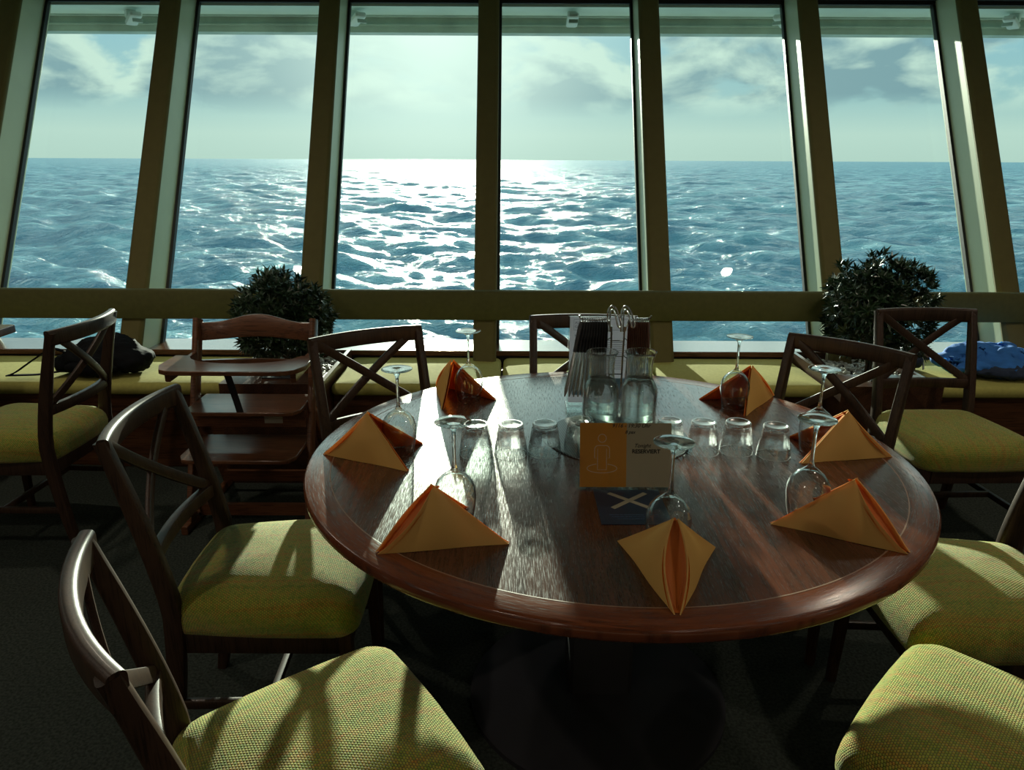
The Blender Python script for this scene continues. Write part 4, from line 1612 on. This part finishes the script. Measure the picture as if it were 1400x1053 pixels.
blob([((0, 0, 0.075), (0.20, 0.15, 0.075)), ((0.02, 0.02, 0.11), (0.15, 0.13, 0.07)), ((-0.14, 0, 0.05), (0.10, 0.12, 0.05)), ((0.14, 0, 0.06), (0.10, 0.12, 0.06))],
     'bag_body', M['blackcloth'], bp, seed=2, wr=0.010, wrs=14, zmin=0.0)
blob([((0.0, -0.12, 0.05), (0.13, 0.04, 0.045))], 'front_pocket', M['blackcloth'], bp, seed=4, wr=0.005, wrs=20, zmin=0.0)
MB().sweep(spline([(-0.12, -0.06, 0.10), (-0.19, -0.09, 0.135), (-0.27, -0.11, 0.09), (-0.36, -0.12, 0.03), (-0.40, -0.11, 0.012)], 6), (0.022, 0.006), (0, 1, 0)).build('strap', M['blackcloth'], bp)
MB().sweep(spline([(-0.14, -0.10, 0.03), (-0.24, -0.13, 0.02), (-0.34, -0.13, 0.015), (-0.41, -0.12, 0.010)], 6), (0.022, 0.006), (0, 1, 0)).build('strap', M['blackcloth'], bp)
MB().box((-0.195, -0.09, 0.125), (0.02, 0.03, 0.004), Matrix.Rotation(0.5, 3, 'Y'), bev=0.001).build('buckle', M['steel'], bp)

# ================================================================== blue jacket on the right bench
bj = empty('blue_jacket', (2.45, 3.58, 0.456))
tag(bj, 'crumpled bright blue jacket heaped on the bench at the right', 'jacket')
blob([((0, -0.02, 0.04), (0.30, 0.15, 0.05)), ((-0.05, 0.04, 0.085), (0.20, 0.12, 0.055)), ((0.12, 0.02, 0.06), (0.18, 0.12, 0.05)), ((0.30, -0.05, 0.03), (0.14, 0.10, 0.03)), ((-0.22, 0.02, 0.05), (0.10, 0.10, 0.035))],
     'jacket_body', M['bluecloth'], bj, vox=0.008, seed=1, wr=0.026, wrs=7.5, zmin=0.0)
blob([((0.02, -0.13, 0.035), (0.22, 0.06, 0.035)), ((0.22, -0.11, 0.03), (0.16, 0.07, 0.03)), ((0.40, -0.10, 0.015), (0.14, 0.05, 0.02))],
     'lining', M['navycloth'], bj, vox=0.009, seed=5, wr=0.012, wrs=12, zmin=0.0)
hb = empty('shoulder_bag', (2.045, 3.66, 0.456))
tag(hb, 'small dark bag with a pale strap between the right planter and the blue jacket', 'bag')
blob([((0, 0, 0.04), (0.055, 0.09, 0.04)), ((0.015, 0.02, 0.06), (0.04, 0.06, 0.035))], 'bag_body', M['navycloth'], hb, seed=8, wr=0.006, wrs=20, zmin=0.0)
MB().sweep(spline([(-0.035, -0.07, 0.015), (-0.04, -0.06, 0.07), (-0.01, -0.03, 0.10), (0.03, -0.03, 0.085), (0.035, -0.06, 0.04), (0.03, -0.08, 0.01)], 6), (0.012, 0.004), (0, 1, 0)).build('strap', M['lampmetal'], hb)

# ================================================================== deck overhang outside
ov = MB()
ov.box((0, 5.31, 2.46), (16, 0.36, 0.14))
ov.build('overhang_deck', M['deck'], smooth=False)['kind'] = 'structure'
bm_ = MB()
bm_.box((0, 5.53, 2.353), (16, 0.12, 0.126))
bm_.box((0, 5.465, 2.335), (16, 0.02, 0.010))
bm_.box((0, 5.455, 2.392), (16, 0.06, 0.020))
bm_.build('overhang_beam', M['deckdark'], smooth=False)['kind'] = 'structure'


def make_flood():
    root = empty('deck_lamp')
    MB().box((0, 0, -0.025), (0.06, 0.06, 0.05), bev=0.006).build('mounting_bracket', M['lampmetal'], root)
    MB().box((0.0, -0.06, -0.058), (0.075, 0.17, 0.032), Matrix.Rotation(-0.25, 3, 'X'), bev=0.012).build('housing', M['lampmetal'], root)
    MB().box((0.0, -0.143, -0.080), (0.06, 0.014, 0.024), Matrix.Rotation(-0.25, 3, 'X'), bev=0.003).build('lens', M['deckdark'], root)
    return root


fl = make_flood()
fxs = [-2.50, -1.05, 0.38, 1.78, 3.27]
for i, x in enumerate(fxs):
    o = fl if i == 0 else copy_tree(fl)
    o.location = (x, 5.30, 2.392)
    o.rotation_euler = (0, 0, (0.7, 0.6, 0.0, -0.7, -0.8)[i])
    tag(o, ['pale deck lamp outside above the leftmost window', 'pale deck lamp outside above the third window from the left',
            'pale deck lamp outside above the centre window, lamp end towards the room', 'pale deck lamp outside above the window right of centre',
            'pale deck lamp outside above the window at the far right'][i], 'lamp', 'lamps under the outside deck')
    pass


# ================================================================== sea
def sea():
    SEA = -13.0
    rng = np.random.RandomState(5)
    NA, NR = 620, 1050
    ang = np.linspace(math.radians(-62), math.radians(62), NA)
    rad = np.exp(np.linspace(math.log(18), math.log(26000), NR))
    A, R = np.meshgrid(ang, rad)
    X = R * np.sin(A)
    Y = R * np.cos(A)
    Z = np.zeros_like(X)
    spacing = rad * (math.log(26000 / 18) / NR)
    for i in range(70):
        L = math.exp(rng.uniform(math.log(2.2), math.log(48)))
        th = rng.normal(0.35, 0.55)
        amp = 0.0122 * L ** 0.92 * rng.uniform(0.5, 1.2)
        k_ = 2 * PI / L
        ph = rng.uniform(0, 2 * PI)
        arg = k_ * (X * math.sin(th) + Y * math.cos(th)) + ph
        fade = np.clip((L / (spacing * 3.0)) - 0.6, 0, 1)[:, None]
        s_ = np.sin(arg)
        Z += amp * fade * (1 - np.abs(s_) ** 1.3 * 1.0 - 0.35) * np.where(L < 14, 1.0, 0.9) if i % 2 else amp * fade * s_
    V = np.stack([X, Y, Z], -1).reshape(-1, 3)
    idx = np.arange(NA * NR).reshape(NR, NA)
    F = np.stack([idx[:-1, :-1], idx[:-1, 1:], idx[1:, 1:], idx[1:, :-1]], -1).reshape(-1, 4)[:, ::-1]
    me = bpy.data.meshes.new('ocean')
    me.vertices.add(len(V))
    me.vertices.foreach_set('co', V.astype(np.float32).ravel())
    me.loops.add(F.size)
    me.loops.foreach_set('vertex_index', F.astype(np.int32).ravel())
    me.polygons.add(len(F))
    me.polygons.foreach_set('loop_start', np.arange(0, F.size, 4, dtype=np.int32))
    me.polygons.foreach_set('loop_total', np.full(len(F), 4, dtype=np.int32))
    me.update(calc_edges=True)
    me.shade_smooth()
    me.materials.append(M['sea'])
    o = bpy.data.objects.new('ocean', me)
    COL.objects.link(o)
    o.location = (0, 0, SEA)
    o['kind'] = 'structure'


sea()

# ================================================================== render-side settings that belong to the scene
cy = S.cycles
cy.max_bounces = 12
cy.transparent_max_bounces = 24
cy.transmission_bounces = 14
cy.glossy_bounces = 5
cy.diffuse_bounces = 5
cy.sample_clamp_indirect = 6.0
cy.caustics_reflective = False
cy.caustics_refractive = False
